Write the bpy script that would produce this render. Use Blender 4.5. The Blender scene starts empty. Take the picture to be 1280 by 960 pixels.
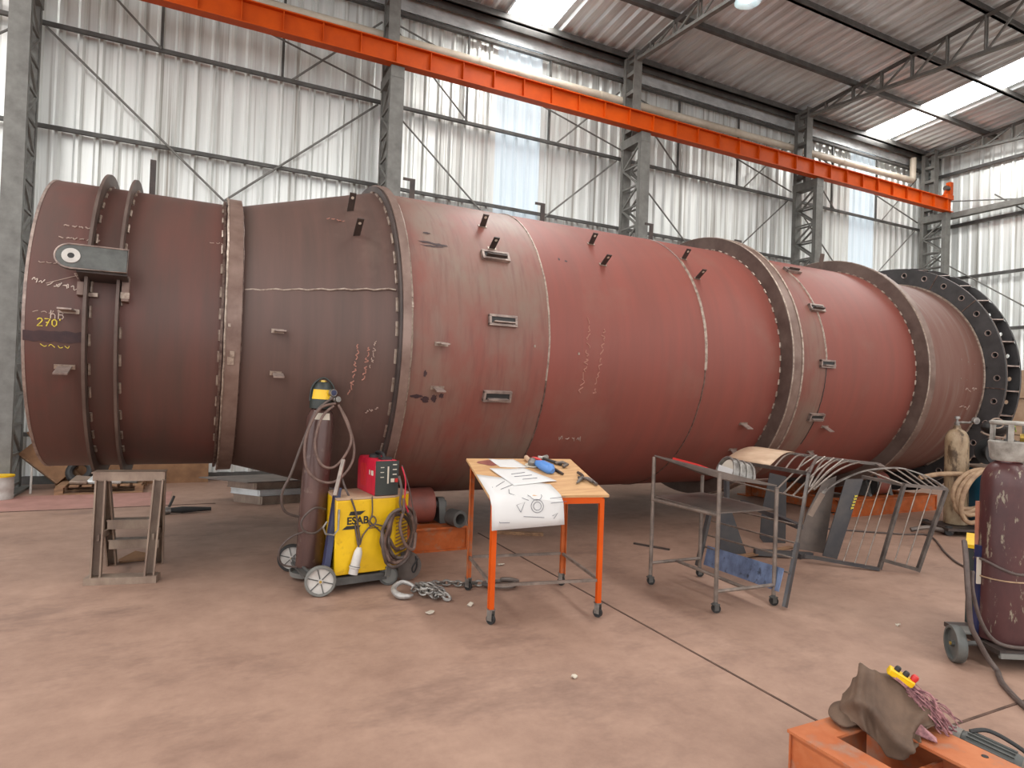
import bpy, math, random
from mathutils import Vector, Matrix
random.seed(7)
S = bpy.context.scene
COL = S.collection
PI = math.pi
R = math.radians

# ------------------------------------------------------------------ mesh builder
class MB:
    def __init__(s):
        s.v = []; s.f = []
    def add(s, vs, fs):
        o = len(s.v)
        s.v += [tuple(v) for v in vs]
        s.f += [tuple(i + o for i in f) for f in fs]
        return s
    def box(s, c, size, ax=None):
        c = Vector(c)
        if ax is None: ax = (Vector((1, 0, 0)), Vector((0, 1, 0)), Vector((0, 0, 1)))
        h = [Vector(a) * (d / 2) for a, d in zip(ax, size)]
        vs = [c + h[0] * i + h[1] * j + h[2] * k for k in (-1, 1) for j in (-1, 1) for i in (-1, 1)]
        return s.add(vs, [(0, 2, 3, 1), (4, 5, 7, 6), (0, 1, 5, 4), (2, 6, 7, 3), (0, 4, 6, 2), (1, 3, 7, 5)])
    def bx(s, x0, x1, y0, y1, z0, z1):
        return s.box(((x0 + x1) / 2, (y0 + y1) / 2, (z0 + z1) / 2), (abs(x1 - x0), abs(y1 - y0), abs(z1 - z0)))
    def beam(s, p0, p1, w, h, up=(0, 0, 1)):
        p0 = Vector(p0); p1 = Vector(p1); d = p1 - p0; L = d.length; d = d / L
        up = Vector(up)
        if abs(up.dot(d)) > .98: up = Vector((0, 1, 0))
        sd = d.cross(up).normalized(); u = sd.cross(d).normalized()
        return s.box((p0 + p1) / 2, (L, w, h), (d, sd, u))
    def tube(s, pts, r, n=8, closed=False, cap=True):
        pts = [Vector(p) for p in pts]
        N = len(pts); rr = r if isinstance(r, (list, tuple)) else [r] * N
        T = []
        for i in range(N):
            if closed: t = pts[(i + 1) % N] - pts[i - 1]
            else: t = pts[min(i + 1, N - 1)] - pts[max(i - 1, 0)]
            T.append(t.normalized() if t.length > 1e-9 else Vector((0, 0, 1)))
        a = Vector((0, 0, 1)) if abs(T[0].z) < .9 else Vector((1, 0, 0))
        nrm = (a - T[0] * a.dot(T[0])).normalized()
        vs = []
        for i in range(N):
            nrm = nrm - T[i] * nrm.dot(T[i])
            nrm = nrm.normalized() if nrm.length > 1e-6 else T[i].orthogonal().normalized()
            b = T[i].cross(nrm)
            for k in range(n):
                th = 2 * PI * k / n
                vs.append(pts[i] + (nrm * math.cos(th) + b * math.sin(th)) * rr[i])
        fs = []
        for i in range(N if closed else N - 1):
            j = (i + 1) % N
            for k in range(n):
                l = (k + 1) % n
                fs.append((i * n + k, i * n + l, j * n + l, j * n + k))
        if not closed and cap:
            fs.append(tuple(range(n))[::-1]); fs.append(tuple((N - 1) * n + k for k in range(n)))
        return s.add(vs, fs)
    def lathe(s, prof, o=(0, 0, 0), d=(0, 0, 1), n=32, closed=False):
        """profile of (axial, radius) pairs revolved about the axis d through o"""
        o = Vector(o); d = Vector(d).normalized()
        a = d.orthogonal().normalized() if abs(d.z) < .99 else Vector((1, 0, 0))
        b = d.cross(a)
        vs = []; 
        for (t, r) in prof:
            for k in range(n):
                th = 2 * PI * k / n
                vs.append(o + d * t + (a * math.cos(th) + b * math.sin(th)) * r)
        fs = []; N = len(prof)
        for i in range(N if closed else N - 1):
            j = (i + 1) % N
            for k in range(n):
                l = (k + 1) % n
                fs.append((i * n + k, i * n + l, j * n + l, j * n + k))
        if not closed:
            if prof[0][1] > 1e-6: fs.append(tuple(range(n))[::-1])
            if prof[-1][1] > 1e-6: fs.append(tuple((N - 1) * n + k for k in range(n)))
        return s.add(vs, fs)
    def prism(s, poly, o, ex, ey, th):
        """2-D outline in the plane (ex, ey) through o, thickened by th along ex x ey"""
        o = Vector(o); ex = Vector(ex); ey = Vector(ey); ez = ex.cross(ey).normalized()
        n = len(poly)
        vs = [o + ex * x + ey * y - ez * th / 2 for x, y in poly] + [o + ex * x + ey * y + ez * th / 2 for x, y in poly]
        fs = [tuple(range(n))[::-1], tuple(range(n, 2 * n))] + [(i, (i + 1) % n, n + (i + 1) % n, n + i) for i in range(n)]
        return s.add(vs, fs)
    def plate(s, pts, th):
        """polygon of 3-D points thickened along its normal"""
        pts = [Vector(p) for p in pts]
        nrm = Vector((0, 0, 0))
        for i in range(len(pts)):
            nrm += (pts[i] - pts[0]).cross(pts[(i + 1) % len(pts)] - pts[0])
        nrm.normalize(); n = len(pts)
        vs = [p - nrm * th / 2 for p in pts] + [p + nrm * th / 2 for p in pts]
        fs = [tuple(range(n))[::-1], tuple(range(n, 2 * n))] + [(i, (i + 1) % n, n + (i + 1) % n, n + i) for i in range(n)]
        return s.add(vs, fs)
    def grid(s, rows):
        m = len(rows[0])
        vs = [p for r in rows for p in r]
        fs = [(i * m + j, i * m + j + 1, (i + 1) * m + j + 1, (i + 1) * m + j) for i in range(len(rows) - 1) for j in range(m - 1)]
        return s.add(vs, fs)

ORG = {}
def obj(name, mb, mat, parent=None, label=None, sharp=35, mods=None):
    me = bpy.data.meshes.new(name)
    o_ = ORG.get(parent.name, Vector((0, 0, 0))) if parent else Vector((0, 0, 0))
    c = o_
    if parent is None:                       # origin at the base of a free mesh
        xs = [v[0] for v in mb.v]; ys = [v[1] for v in mb.v]; zs = [v[2] for v in mb.v]
        c = Vector(((min(xs) + max(xs)) / 2, (min(ys) + max(ys)) / 2, min(zs)))
    me.from_pydata([tuple(Vector(v) - c) for v in mb.v], [], mb.f)
    me.update()
    me.materials.append(mat)
    me.polygons.foreach_set('use_smooth', [True] * len(me.polygons))
    me.set_sharp_from_angle(angle=R(sharp))
    o = bpy.data.objects.new(name, me)
    COL.objects.link(o)
    if parent is None:
        o.location = c; ORG[o.name] = c
    else:
        o.parent = parent; ORG[o.name] = o_
    if label: o['label'] = label
    if mods:
        for kind, kw in mods:
            m = o.modifiers.new(kind.lower(), kind)
            for k, v in kw.items(): setattr(m, k, v)
    return o
def tag(o, label, cat, group=None, kind=None):
    o['label'] = label; o['category'] = cat
    if group: o['group'] = group
    if kind: o['kind'] = kind
    return o
def thing(name, label, cat, loc=(0, 0, 0), rot=None, group=None, local=False, kind=None):
    o = bpy.data.objects.new(name, None); COL.objects.link(o)
    o.empty_display_size = .1
    o.location = loc
    if rot is not None: o.rotation_euler = rot
    ORG[o.name] = Vector((0, 0, 0)) if local else Vector(loc)
    return tag(o, label, cat, group, kind)
def dup(root, loc, rot=None, label=None, group=None):
    r = root.copy(); COL.objects.link(r); r.location = loc
    if rot is not None: r.rotation_euler = rot
    if label: r['label'] = label
    if group: r['group'] = group
    for ch in list(root.children):
        c = ch.copy(); COL.objects.link(c); c.parent = r
        for g in list(ch.children):
            d = g.copy(); COL.objects.link(d); d.parent = c
    return r
def spline(pts, n=8, closed=False):
    pts = [Vector(p) for p in pts]; N = len(pts); out = []
    for i in range(N if closed else N - 1):
        if closed: p0, p1, p2, p3 = pts[i - 1], pts[i], pts[(i + 1) % N], pts[(i + 2) % N]
        else: p0, p1, p2, p3 = pts[max(i - 1, 0)], pts[i], pts[i + 1], pts[min(i + 2, N - 1)]
        for k in range(n):
            t = k / n
            out.append(.5 * (2 * p1 + (p2 - p0) * t + (2 * p0 - 5 * p1 + 4 * p2 - p3) * t * t + (3 * p1 - p0 - 3 * p2 + p3) * t ** 3))
    if not closed: out.append(pts[-1])
    return out
def circle(c, r, ex, ey, n=24, r2=None):
    c = Vector(c); ex = Vector(ex); ey = Vector(ey); r2 = r if r2 is None else r2
    return [c + ex * (r * math.cos(2 * PI * k / n)) + ey * (r2 * math.sin(2 * PI * k / n)) for k in range(n)]

# ------------------------------------------------------------------ materials
def srgb(r, g, b):
    f = lambda c: (c / 255 / 12.92) if c / 255 <= .04045 else ((c / 255 + .055) / 1.055) ** 2.4
    return (f(r), f(g), f(b), 1)
def M(name, c1, c2=None, scale=6, stretch=(1, 1, 1), rough=.6, metal=0, bump=0, lo=.35, hi=.65, detail=6, c3=None, scale3=2, lo3=.5, hi3=.7, stretch3=(1, 1, 1), emit=None, spec=.5, nr=.62):
    m = bpy.data.materials.new(name); m.use_nodes = True
    nt = m.node_tree; N = nt.nodes; L = nt.links
    b = N['Principled BSDF']
    b.inputs['Roughness'].default_value = rough; b.inputs['Metallic'].default_value = metal
    b.inputs['Base Color'].default_value = c1
    b.inputs['Specular IOR Level'].default_value = spec
    if emit:
        b.inputs['Emission Color'].default_value = c1; b.inputs['Emission Strength'].default_value = emit
    if c2:
        tc = N.new('ShaderNodeTexCoord')
        def noise(sc, st, lo, hi, dt):
            mp = N.new('ShaderNodeMapping'); mp.inputs['Scale'].default_value = st
            L.new(tc.outputs['Object'], mp.inputs[0])
            n = N.new('ShaderNodeTexNoise'); n.inputs['Scale'].default_value = sc; n.inputs['Detail'].default_value = dt
            n.inputs['Roughness'].default_value = nr
            L.new(mp.outputs[0], n.inputs['Vector'])
            r = N.new('ShaderNodeMapRange'); r.inputs[1].default_value = lo; r.inputs[2].default_value = hi
            L.new(n.outputs['Fac'], r.inputs[0])
            return n, r
        n, r = noise(scale, stretch, lo, hi, detail)
        mx = N.new('ShaderNodeMix'); mx.data_type = 'RGBA'
        mx.inputs[6].default_value = c1; mx.inputs[7].default_value = c2
        L.new(r.outputs[0], mx.inputs[0]); out = mx.outputs[2]
        if c3:
            n3, r3 = noise(scale3, stretch3, lo3, hi3, 5)
            m3 = N.new('ShaderNodeMix'); m3.data_type = 'RGBA'; m3.inputs[7].default_value = c3
            L.new(out, m3.inputs[6]); L.new(r3.outputs[0], m3.inputs[0]); out = m3.outputs[2]
        L.new(out, b.inputs['Base Color'])
        if bump:
            bp = N.new('ShaderNodeBump'); bp.inputs['Strength'].default_value = bump; bp.inputs['Distance'].default_value = .02
            L.new(n.outputs['Fac'], bp.inputs['Height']); L.new(bp.outputs[0], b.inputs['Normal'])
    return m
mt = {}
mt['sheet'] = M('galvanised wall sheet', srgb(246, 249, 246), srgb(216, 219, 216), 1.6, (3, 3, .12), .34, .35, lo=.4, hi=.75, c3=srgb(158, 153, 144), scale3=1.1, stretch3=(9, 9, .1), lo3=.53, hi3=.68)
mt['roof'] = M('galvanised roof sheet', srgb(240, 246, 248), srgb(190, 194, 195), 1.5, (4, .15, 4), .36, .35, lo=.35, hi=.7)
mt['flash'] = M('galvanised flashing', srgb(220, 224, 224), srgb(180, 184, 184), 3, (1, 1, 2), .4, .3)
mt['trans'] = M('translucent sheet', srgb(196, 206, 212), srgb(184, 196, 203), 2, (9, 9, .15), .5)
mt['skyl'] = M('skylight sheet', (1, .99, .96, 1))
mt['steel'] = M('painted grey steel', srgb(126, 126, 121), srgb(104, 102, 98), 5, rough=.55, metal=.1)
mt['steeld'] = M('dark purlin steel', srgb(96, 95, 92), srgb(72, 70, 68), 4, rough=.55, metal=.15)
mt['orange'] = M('orange crane paint', srgb(204, 82, 8), srgb(188, 72, 8), 3, rough=.5, spec=.25)
mt['orangew'] = M('worn orange paint', srgb(188, 98, 50), srgb(158, 76, 28), 5, rough=.6, c3=srgb(142, 108, 86), scale3=9, lo3=.52, hi3=.72, spec=.3)
mt['framep'] = M('dusty orange frame', srgb(186, 116, 78), srgb(164, 84, 44), 4, rough=.65, c3=srgb(150, 122, 104), scale3=8, lo3=.5, hi3=.72, spec=.3)
mt['pipe'] = M('cream pipe', srgb(214, 204, 186), srgb(190, 178, 160), 2, rough=.45)
mt['conc'] = M('dusty concrete', srgb(166, 135, 117), srgb(134, 105, 90), 2.4, (1, 1, 1), .62, lo=.3, hi=.7, detail=14, bump=.12, c3=srgb(110, 85, 74), scale3=.9, lo3=.52, hi3=.78, stretch3=(1, 1.8, 1), nr=.74)
mt['joint'] = M('floor joint', srgb(70, 52, 44), srgb(96, 72, 60), 9, rough=.9)
mt['pink'] = M('faded red floor paint', srgb(168, 124, 114), srgb(148, 108, 98), 4, rough=.7)
mt['weld'] = M('bright weld', srgb(168, 152, 138), srgb(108, 86, 76), 22, rough=.42, metal=.4, lo=.4, hi=.7)
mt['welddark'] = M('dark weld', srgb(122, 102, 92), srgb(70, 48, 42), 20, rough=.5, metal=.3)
mt['shell_narrow'] = M('brown mill scale', srgb(102, 66, 59), srgb(80, 62, 56), 1.3, (4, .5, .5), .5, .08, lo=.3, hi=.7, c3=srgb(112, 60, 54), scale3=1.1, lo3=.55, hi3=.8, spec=.4)
mt['shell_cone'] = M('grey brown mill scale', srgb(100, 75, 68), srgb(82, 66, 60), 1.2, (6, .4, .4), .5, .08, lo=.3, hi=.7, c3=srgb(120, 100, 90), scale3=1.3, lo3=.6, hi3=.9, stretch3=(1, 1, .7), spec=.4)
mt['shell_patchy'] = M('red primer over scale', srgb(128, 76, 66), srgb(124, 102, 90), .8, (1.4, .7, .7), .5, .08, lo=.43, hi=.62, c3=srgb(104, 64, 58), scale3=5, lo3=.5, hi3=.9, stretch3=(4, .4, .4), spec=.4)
mt['shell_red'] = M('red oxide primer', srgb(136, 72, 62), srgb(122, 70, 61), 1.1, (5, .5, .5), .52, .05, lo=.3, hi=.7, c3=srgb(132, 92, 80), scale3=1.2, lo3=.55, hi3=.9, spec=.4)
mt['shell_end'] = M('dull brown scale', srgb(122, 90, 80), srgb(112, 72, 62), 1.2, (5, .5, .5), .48, .1, lo=.35, hi=.65, c3=srgb(136, 128, 118), scale3=2.2, lo3=.55, hi3=.85, stretch3=(6, .4, .4), spec=.4)
mt['guard'] = M('chipped grey guard', srgb(168, 164, 156), srgb(120, 114, 106), 12, rough=.6)
mt['ring'] = M('bare ring steel', srgb(104, 88, 80), srgb(78, 62, 56), 3, rough=.5, metal=.15)
mt['band'] = M('machined band steel', srgb(138, 116, 106), srgb(104, 80, 70), 3, (1, 1, 1), .45, .2)
mt['ringdark'] = M('dark mill scale ring', srgb(82, 70, 66), srgb(60, 52, 50), 4, rough=.5, metal=.2)
mt['flange'] = M('black mill flange', srgb(72, 70, 70), srgb(54, 52, 52), 4, rough=.5, metal=.2)
mt['lug'] = M('grey lug plate', srgb(96, 98, 95), srgb(70, 70, 68), 6, rough=.5, metal=.2)
mt['brk'] = M('dark bracket steel', srgb(58, 50, 48), srgb(78, 66, 60), 8, rough=.5, metal=.2)
mt['brkl'] = M('light bracket steel', srgb(168, 150, 140), srgb(120, 104, 98), 12, rough=.45, metal=.3)
mt['chalk'] = M('white chalk', srgb(206, 190, 178), rough=.9)
mt['chalkd'] = M('faint chalk', srgb(160, 112, 98), rough=.9)
mt['chalkl'] = M('pale worn chalk', srgb(168, 146, 134), rough=.9)
mt['yellowchalk'] = M('yellow paint marker', srgb(226, 206, 80), rough=.8)
mt['soot'] = M('dark paint stripe', srgb(44, 26, 32), srgb(66, 42, 42), 8, rough=.6)
mt['white'] = M('white paint', srgb(200, 196, 190), srgb(178, 172, 166), 8, rough=.6)
mt['black'] = M('black rubber', srgb(30, 29, 29), srgb(44, 42, 41), 8, rough=.6)
mt['yellow'] = M('yellow enamel', srgb(236, 192, 22), srgb(214, 168, 16), 3, rough=.4, c3=srgb(170, 120, 30), scale3=9, lo3=.62, hi3=.8)
mt['redp'] = M('red enamel', srgb(204, 30, 58), srgb(178, 22, 48), 3, (1, 8, 1), .4)
mt['greenblack'] = M('dark control panel', srgb(50, 56, 52), srgb(42, 46, 44), 5, rough=.5)
mt['navy'] = M('navy enamel', srgb(38, 44, 82), srgb(28, 32, 60), 4, rough=.4)
mt['teal'] = M('teal enamel', srgb(28, 110, 138), srgb(22, 88, 112), 4, rough=.4)
mt['cylb'] = M('brown gas cylinder', srgb(96, 70, 64), srgb(74, 53, 50), 5, (1, 1, .4), .26, .15, c3=srgb(120, 102, 94), scale3=14, lo3=.6, hi3=.8)
mt['cylm'] = M('maroon chipped cylinder', srgb(80, 46, 45), srgb(64, 36, 37), 5, (1, 1, .5), .38, .05, c3=srgb(136, 126, 108), scale3=15, lo3=.57, hi3=.63, stretch3=(1.4, 1.4, .45), nr=.7)
mt['cylc'] = M('cream stained cylinder', srgb(168, 148, 120), srgb(130, 106, 80), 8, (1, 1, .6), .5, 0, c3=srgb(78, 60, 42), scale3=9, lo3=.5, hi3=.62, stretch3=(1.2, 1.2, .5))
mt['hose'] = M('dusty brown hose', srgb(118, 94, 84), srgb(90, 70, 62), 20, rough=.6)
mt['hosed'] = M('dark cable', srgb(74, 62, 58), srgb(92, 78, 72), 20, rough=.6)
mt['hoset'] = M('tan hose', srgb(176, 148, 118), srgb(140, 112, 88), 14, rough=.65)
mt['barsteel'] = M('dark bar steel', srgb(108, 100, 94), srgb(78, 72, 69), 9, rough=.36, metal=.4)
mt['chrome'] = M('bright bare steel', srgb(150, 146, 140), srgb(104, 98, 94), 14, rough=.38, metal=.6)
mt['rod'] = M('thin steel rod', srgb(150, 138, 128), srgb(116, 104, 96), 20, rough=.4, metal=.5)
mt['tubing'] = M('bare square tube', srgb(142, 128, 118), srgb(104, 94, 87), 9, rough=.42, metal=.3)
mt['plate'] = M('blue black plate', srgb(70, 70, 74), srgb(88, 84, 82), 4, rough=.45, metal=.3)
mt['platel'] = M('grey hot rolled plate', srgb(120, 108, 100), srgb(92, 84, 80), 4, rough=.45, metal=.3)
mt['bluep'] = M('worn blue plate', srgb(124, 142, 176), srgb(82, 92, 116), 6, rough=.5, metal=.1, c3=srgb(46, 48, 56), scale3=11, lo3=.58, hi3=.7, lo=.4, hi=.7)
mt['tan'] = M('tan sheet', srgb(190, 162, 136), srgb(166, 136, 110), 4, rough=.6)
mt['wood'] = M('plywood top', srgb(204, 164, 118), srgb(182, 138, 94), 3, (1, 9, 9), .55, c3=srgb(150, 106, 74), scale3=5, lo3=.58, hi3=.8, stretch3=(1, 5, 5))
mt['woodd'] = M('weathered timber', srgb(158, 122, 90), srgb(112, 82, 60), 5, (1, 8, 8), .7)
mt['stain'] = M('dark red stain', srgb(120, 62, 56), srgb(146, 88, 74), 9, rough=.7)
mt['paper'] = M('white paper', srgb(206, 204, 202), rough=.8)
mt['ink'] = M('drawing ink', srgb(96, 96, 104), rough=.8)
mt['cloth'] = M('brown leather cloth', srgb(104, 82, 66), srgb(80, 62, 50), 7, rough=.8, bump=.1)
mt['yarn'] = M('pink rag threads', srgb(176, 128, 128), srgb(92, 58, 66), 30, rough=.9)
mt['motor'] = M('grey motor casting', srgb(74, 76, 74), srgb(96, 96, 92), 6, rough=.5)
mt['hookm'] = M('worn hook steel', srgb(176, 172, 168), srgb(140, 136, 132), 20, rough=.4, metal=.3)
mt['motorl'] = M('light grey gearbox', srgb(138, 132, 124), srgb(112, 106, 100), 6, rough=.5)
mt['card'] = M('brown board', srgb(150, 112, 80), srgb(122, 88, 62), 4, rough=.8)
mt['gal'] = M('grey channel', srgb(150, 132, 116), srgb(122, 102, 90), 7, (1, 1, .5), .5, .25)
mt['brass'] = M('brass valve', srgb(190, 160, 80), rough=.35, metal=.7)
mt['bluec'] = M('blue plastic', srgb(48, 76, 168), rough=.4)
mt['bluet'] = M('pale blue plastic', srgb(84, 132, 196), rough=.4)
mt['greenl'] = M('lime stripe', srgb(140, 170, 60), rough=.5)
mt['red'] = M('red plastic', srgb(196, 44, 40), rough=.45)
mt['copper'] = M('pinkish copper bar', srgb(190, 130, 108), srgb(168, 108, 88), 8, rough=.45, metal=.2)
mt['glass'] = M('lamp reflector', srgb(206, 226, 230), rough=.25, metal=.5)
mt['lamp'] = M('lit lamp', (1, 1, 1, 1), emit=9)
mt['rust'] = M('rusty red roller', srgb(140, 78, 66), srgb(116, 66, 58), 6, rough=.55)
mt['kraft'] = M('off white label', srgb(200, 190, 174), rough=.7)
def emission(m, strength):
    b = m.node_tree.nodes['Principled BSDF']
    src = b.inputs['Base Color']
    if src.links: m.node_tree.links.new(src.links[0].from_socket, b.inputs['Emission Color'])
    else: b.inputs['Emission Color'].default_value = src.default_value
    b.inputs['Emission Strength'].default_value = strength
SKY = 15.0; PANEL = .5
emission(mt['skyl'], SKY); emission(mt['trans'], PANEL)

# ------------------------------------------------------------------ hall: camera, world
cam = bpy.data.cameras.new('camera'); co = bpy.data.objects.new('camera', cam); COL.objects.link(co)
cam.sensor_width = 36; cam.lens = 36 * 786 / 1280; cam.clip_end = 200
yaw = math.atan2(1605, 786); rho = math.atan(.036); pit = .0127
fw = Vector((math.cos(yaw), math.sin(yaw), 0)); rt = Vector((fw.y, -fw.x, 0)); zz = Vector((0, 0, 1))
f_ = fw * math.cos(pit) + zz * math.sin(pit); up = rt.cross(f_)
cx = rt * math.cos(rho) + up * math.sin(rho); cy = up * math.cos(rho) - rt * math.sin(rho)
mw = Matrix((cx, cy, -f_)).transposed().to_4x4(); mw.translation = (0, 0, 1.62)
co.matrix_world = mw
S.camera = co
w = bpy.data.worlds.new('overcast sky'); S.world = w; w.use_nodes = True
w.node_tree.nodes['Background'].inputs[0].default_value = (.97, .985, 1, 1)
w.node_tree.nodes['Background'].inputs[1].default_value = 1.9
vs_ = S.view_settings
vs_.view_transform = 'Standard'; vs_.look = 'None'; vs_.gamma = 1; vs_.use_curve_mapping = False
vs_.exposure = 0.3
S.cycles.use_denoising = True
S.cycles.max_bounces = 8; S.cycles.diffuse_bounces = 4; S.cycles.caustics_reflective = False; S.cycles.caustics_refractive = False

# ------------------------------------------------------------------ hall: shell
XL, XR, YB, YF = -9.0, 19.1, 11.5, -11.4
def zr(y): return 8.98 + .087 * (11.2 - abs(y))
fl = MB(); fl.bx(-24, 30, -22, 16, -.2, 0)
floor = tag(obj('floor', fl, mt['conc']), 'dusty brown concrete workshop floor', 'floor', kind='structure')
def strip(p0, p1, w, z=.002, t=.004):
    return MB().beam((p0[0], p0[1], z), (p1[0], p1[1], z), w, t)
for p0, p1, w_ in [((2.87, 6.6), (2.87, -4), .014), ((2.9, 1.885), (14, 1.885), .014), ((-9, 9.22), (.2, 9.22), .03)]:
    obj('floor_joint', strip(p0, p1, w_), mt['joint'], floor)
obj('painted_strip', MB().bx(-9, -.35, 9.24, 10.35, 0, .003), mt['pink'], floor)
SKX = [(-5.7, -4.65), (5.06, 6.05), (15.78, 16.79)]
def corrugated(x0, x1, pitch, depth, fn, steps):
    """trapezoid profile along x; fn(x, d, s) gives the point at profile depth d and step s"""
    prof = []; x = x0
    while x < x1 - 1e-6:
        for fx, d in ((0, 0), (.50, 0), (.64, 1), (.80, 1), (.94, 0)):
            xx = x + fx * pitch
            if xx <= x1: prof.append((xx, d * depth))
        x += pitch
    prof.append((x1, 0))
    mb = MB()
    mb.grid([[fn(px, pd, s_) for px, pd in prof] for s_ in steps])
    return mb
def gaps(x0, x1):
    out = []; x = x0
    for a, b in SKX:
        if a > x: out.append((x, a))
        x = b
    out.append((x, x1)); return out
# back wall: sheets with translucent strips
wb = MB()
for a, b in gaps(XL, XR):
    m_ = corrugated(a, b, .26, .05, lambda x, d, z: (x, YB - d, z), [0, 1.5, 3, 4.5, 6, 7.5, 8.9])
    wb.add(m_.v, m_.f)
wall = tag(obj('wall_back', wb, mt['sheet'], sharp=20), 'long corrugated metal wall behind the drum', 'wall', kind='structure')
for a, b in SKX:
    obj('translucent_sheet', corrugated(a, b, .26, .05, lambda x, d, z: (x, YB - d, z), [0, 4.5, 8.9]), mt['trans'], wall, label='white translucent wall strip', sharp=20)
for z in (.75, 2.25, 3.77, 5.27, 6.78, 8.5):
    obj('girt', MB().bx(XL, XR, 11.28, 11.34, z - .028, z + .028).bx(XL, XR, 11.34, 11.44, z + .018, z + .028), mt['steeld'], wall)
obj('flashing_sheet', MB().bx(XL, XR - .1, 11.35, 11.37, 8.6, 8.9), mt['flash'], wall)
obj('plinth_strip', MB().bx(XL, XR, 11.44, 11.5, 0, .12), mt['steeld'], wall)
CX = [-2.38, 2.74, 7.95, 13.2, 18.42]
for i in range(-1, 4):
    a = CX[i] if i >= 0 else -7.55
    b = CX[i + 1]
    m = (a + b) / 2; L_ = b - a
    for p0, p1 in [((a + .12, 6.7), (m, 4.55)), ((b - .12, 6.7), (m, 4.55)), ((a + .1, 8.2), (a + .31 * L_, 6.78)), ((b - .1, 8.2), (b - .31 * L_, 6.78)), ((a + .12, 8.25), (b, 6.95))]:
        obj('brace_rod', MB().tube([(p0[0], 11.24, p0[1]), (p1[0], 11.24, p1[1])], .018, 6), mt['steel'], wall)
    for t in (.31, .66):
        obj('sag_bar', MB().bx(a + t * L_ - .02, a + t * L_ + .02, 11.3, 11.34, 6.78, 8.5), mt['steeld'], wall)
# right end wall
we = corrugated(-11.3, YB, .26, .035, lambda y, d, z: (XR - d, y, z), [0, 1.5, 3, 4.5, 6, 7.5, 8.9])
for i in range(len(we.v)):
    x, y, z = we.v[i]
    if z > 8.8: we.v[i] = (x, y, zr(y) + .018)
wr = tag(obj('wall_right', we, mt['sheet'], sharp=20), 'corrugated metal end wall at the far right', 'wall', kind='structure')
for z in (.75, 2.25, 3.77, 5.27, 6.78, 8.3):
    obj('girt', MB().bx(18.94, 19.0, -11.3, 11.3, z - .04, z + .04), mt['steeld'], wr)
for p0, p1 in [((11.1, 7.6), (7.6, 6.85)), ((11.1, 6.0), (8.2, 3.9)), ((8.2, 3.9), (5.0, 6.3)), ((9.5, 7.4), (8.8, 6.8))]:
    obj('brace_rod', MB().tube([(18.9, p0[0], p0[1]), (18.9, p1[0], p1[1])], .018, 6), mt['steel'], wr)
obj('rail_beam', MB().bx(18.7, 18.86, -11, 11.0, 6.95, 7.1), mt['steel'], wr)
# roof
rf = MB()
for a, b in gaps(XL, XR + .1):
    m_ = corrugated(a, b, .27, .055, lambda x, d, y: (x, y, zr(y) + .02 - d), [11.6, 8.7, 5.8, 2.9, 0, -2.9, -5.8, -8.7, -11.4])
    rf.add(m_.v, m_.f)
roof = tag(obj('ceiling', rf, mt['roof'], sharp=20), 'corrugated metal roof underside', 'ceiling', kind='structure')
for a, b in SKX:
    for y0, y1 in ((11.4, .4), (-.4, -11.3)):
        obj('skylight_sheet', MB().grid([[(x, y, zr(y) + .02) for x in (a, b)] for y in (y0, y1)]), mt['skyl'], roof, label='bright skylight strip')
for y in (11.05, 9.6, 8.25, 6.85, 5.45, 4.05, 2.65, 1.25, -1.25, -2.65, -4.05, -5.45, -6.85, -8.25, -9.6, -11):
    z = zr(y)
    obj('purlin', MB().bx(XL, XR, y - .03, y + .03, z - .16, z - .03).bx(XL, XR, y - .06, y + .03, z - .16, z - .145), mt['steeld'], roof)
# eave trim
tag(obj('trim_1', MB().bx(XL, XR, 11.2, 11.42, 8.9, 8.97).bx(XL, XR, 11.2, 11.24, 8.78, 8.97), mt['steeld']), 'dark eave beam along the top of the back wall', 'trim', kind='structure')
# columns
col = thing('lattice_column', 'grey lattice steel column nearest the far-left picture edge', 'column', (CX[0], 11.0, 0), group='lattice columns of the crane runway', local=True)
def chord_mb(y, w_, d_, z1):
    return MB().bx(-w_ / 2, w_ / 2, y - d_ / 2, y - d_ / 2 + .012, 0, z1).bx(-w_ / 2, -w_ / 2 + .012, y - d_ / 2, y + d_ / 2, 0, z1).bx(w_ / 2 - .012, w_ / 2, y - d_ / 2, y + d_ / 2, 0, z1)
obj('chord', chord_mb(-.55, .24, .1, 6.86), mt['steel'], col)
obj('chord', chord_mb(.06, .2, .1, 8.9), mt['steel'], col)
obj('base_plate', MB().bx(-.2, .2, -.7, .2, 0, .03), mt['steel'], col)
obj('cap_beam', MB().bx(-.115, .115, -.605, .11, 6.86, 7.05), mt['steel'], col)
obj('upper_post', MB().bx(-.1, .1, -.26, -.245, 7.06, 8.92).bx(-.006, .006, -.25, -.1, 7.06, 8.92), mt['steel'], col)
lc = MB()
z = .1; k = 0
while z < 6.6:
    for sx in (-.09, .09):
        y0, y1 = (-.52, .03) if k % 2 == 0 else (.03, -.52)
        lc.beam((sx, y0, z), (sx, y1, z + .42), .04, .03, (1, 0, 0))
        lc.beam((sx, -.52, z), (sx, .03, z), .035, .03, (1, 0, 0))
    z += .42; k += 1
obj('lacing', lc, mt['steel'], col)
bt = MB()
for i in range(5):
    bt.bx(-.09, .09, -.25, .02, 7.2 + .4 * i, 7.28 + .4 * i)
obj('batten', bt, mt['steel'], col)
for i, lb in ((1, 'grey lattice steel column behind the cone end of the drum'), (2, 'grey lattice steel column behind the middle of the drum'), (3, 'grey lattice steel column behind the wide flanged ring'), (4, 'grey lattice steel corner column under the orange beam end')):
    dup(col, (CX[i], 11.0, 0), label=lb)
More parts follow.
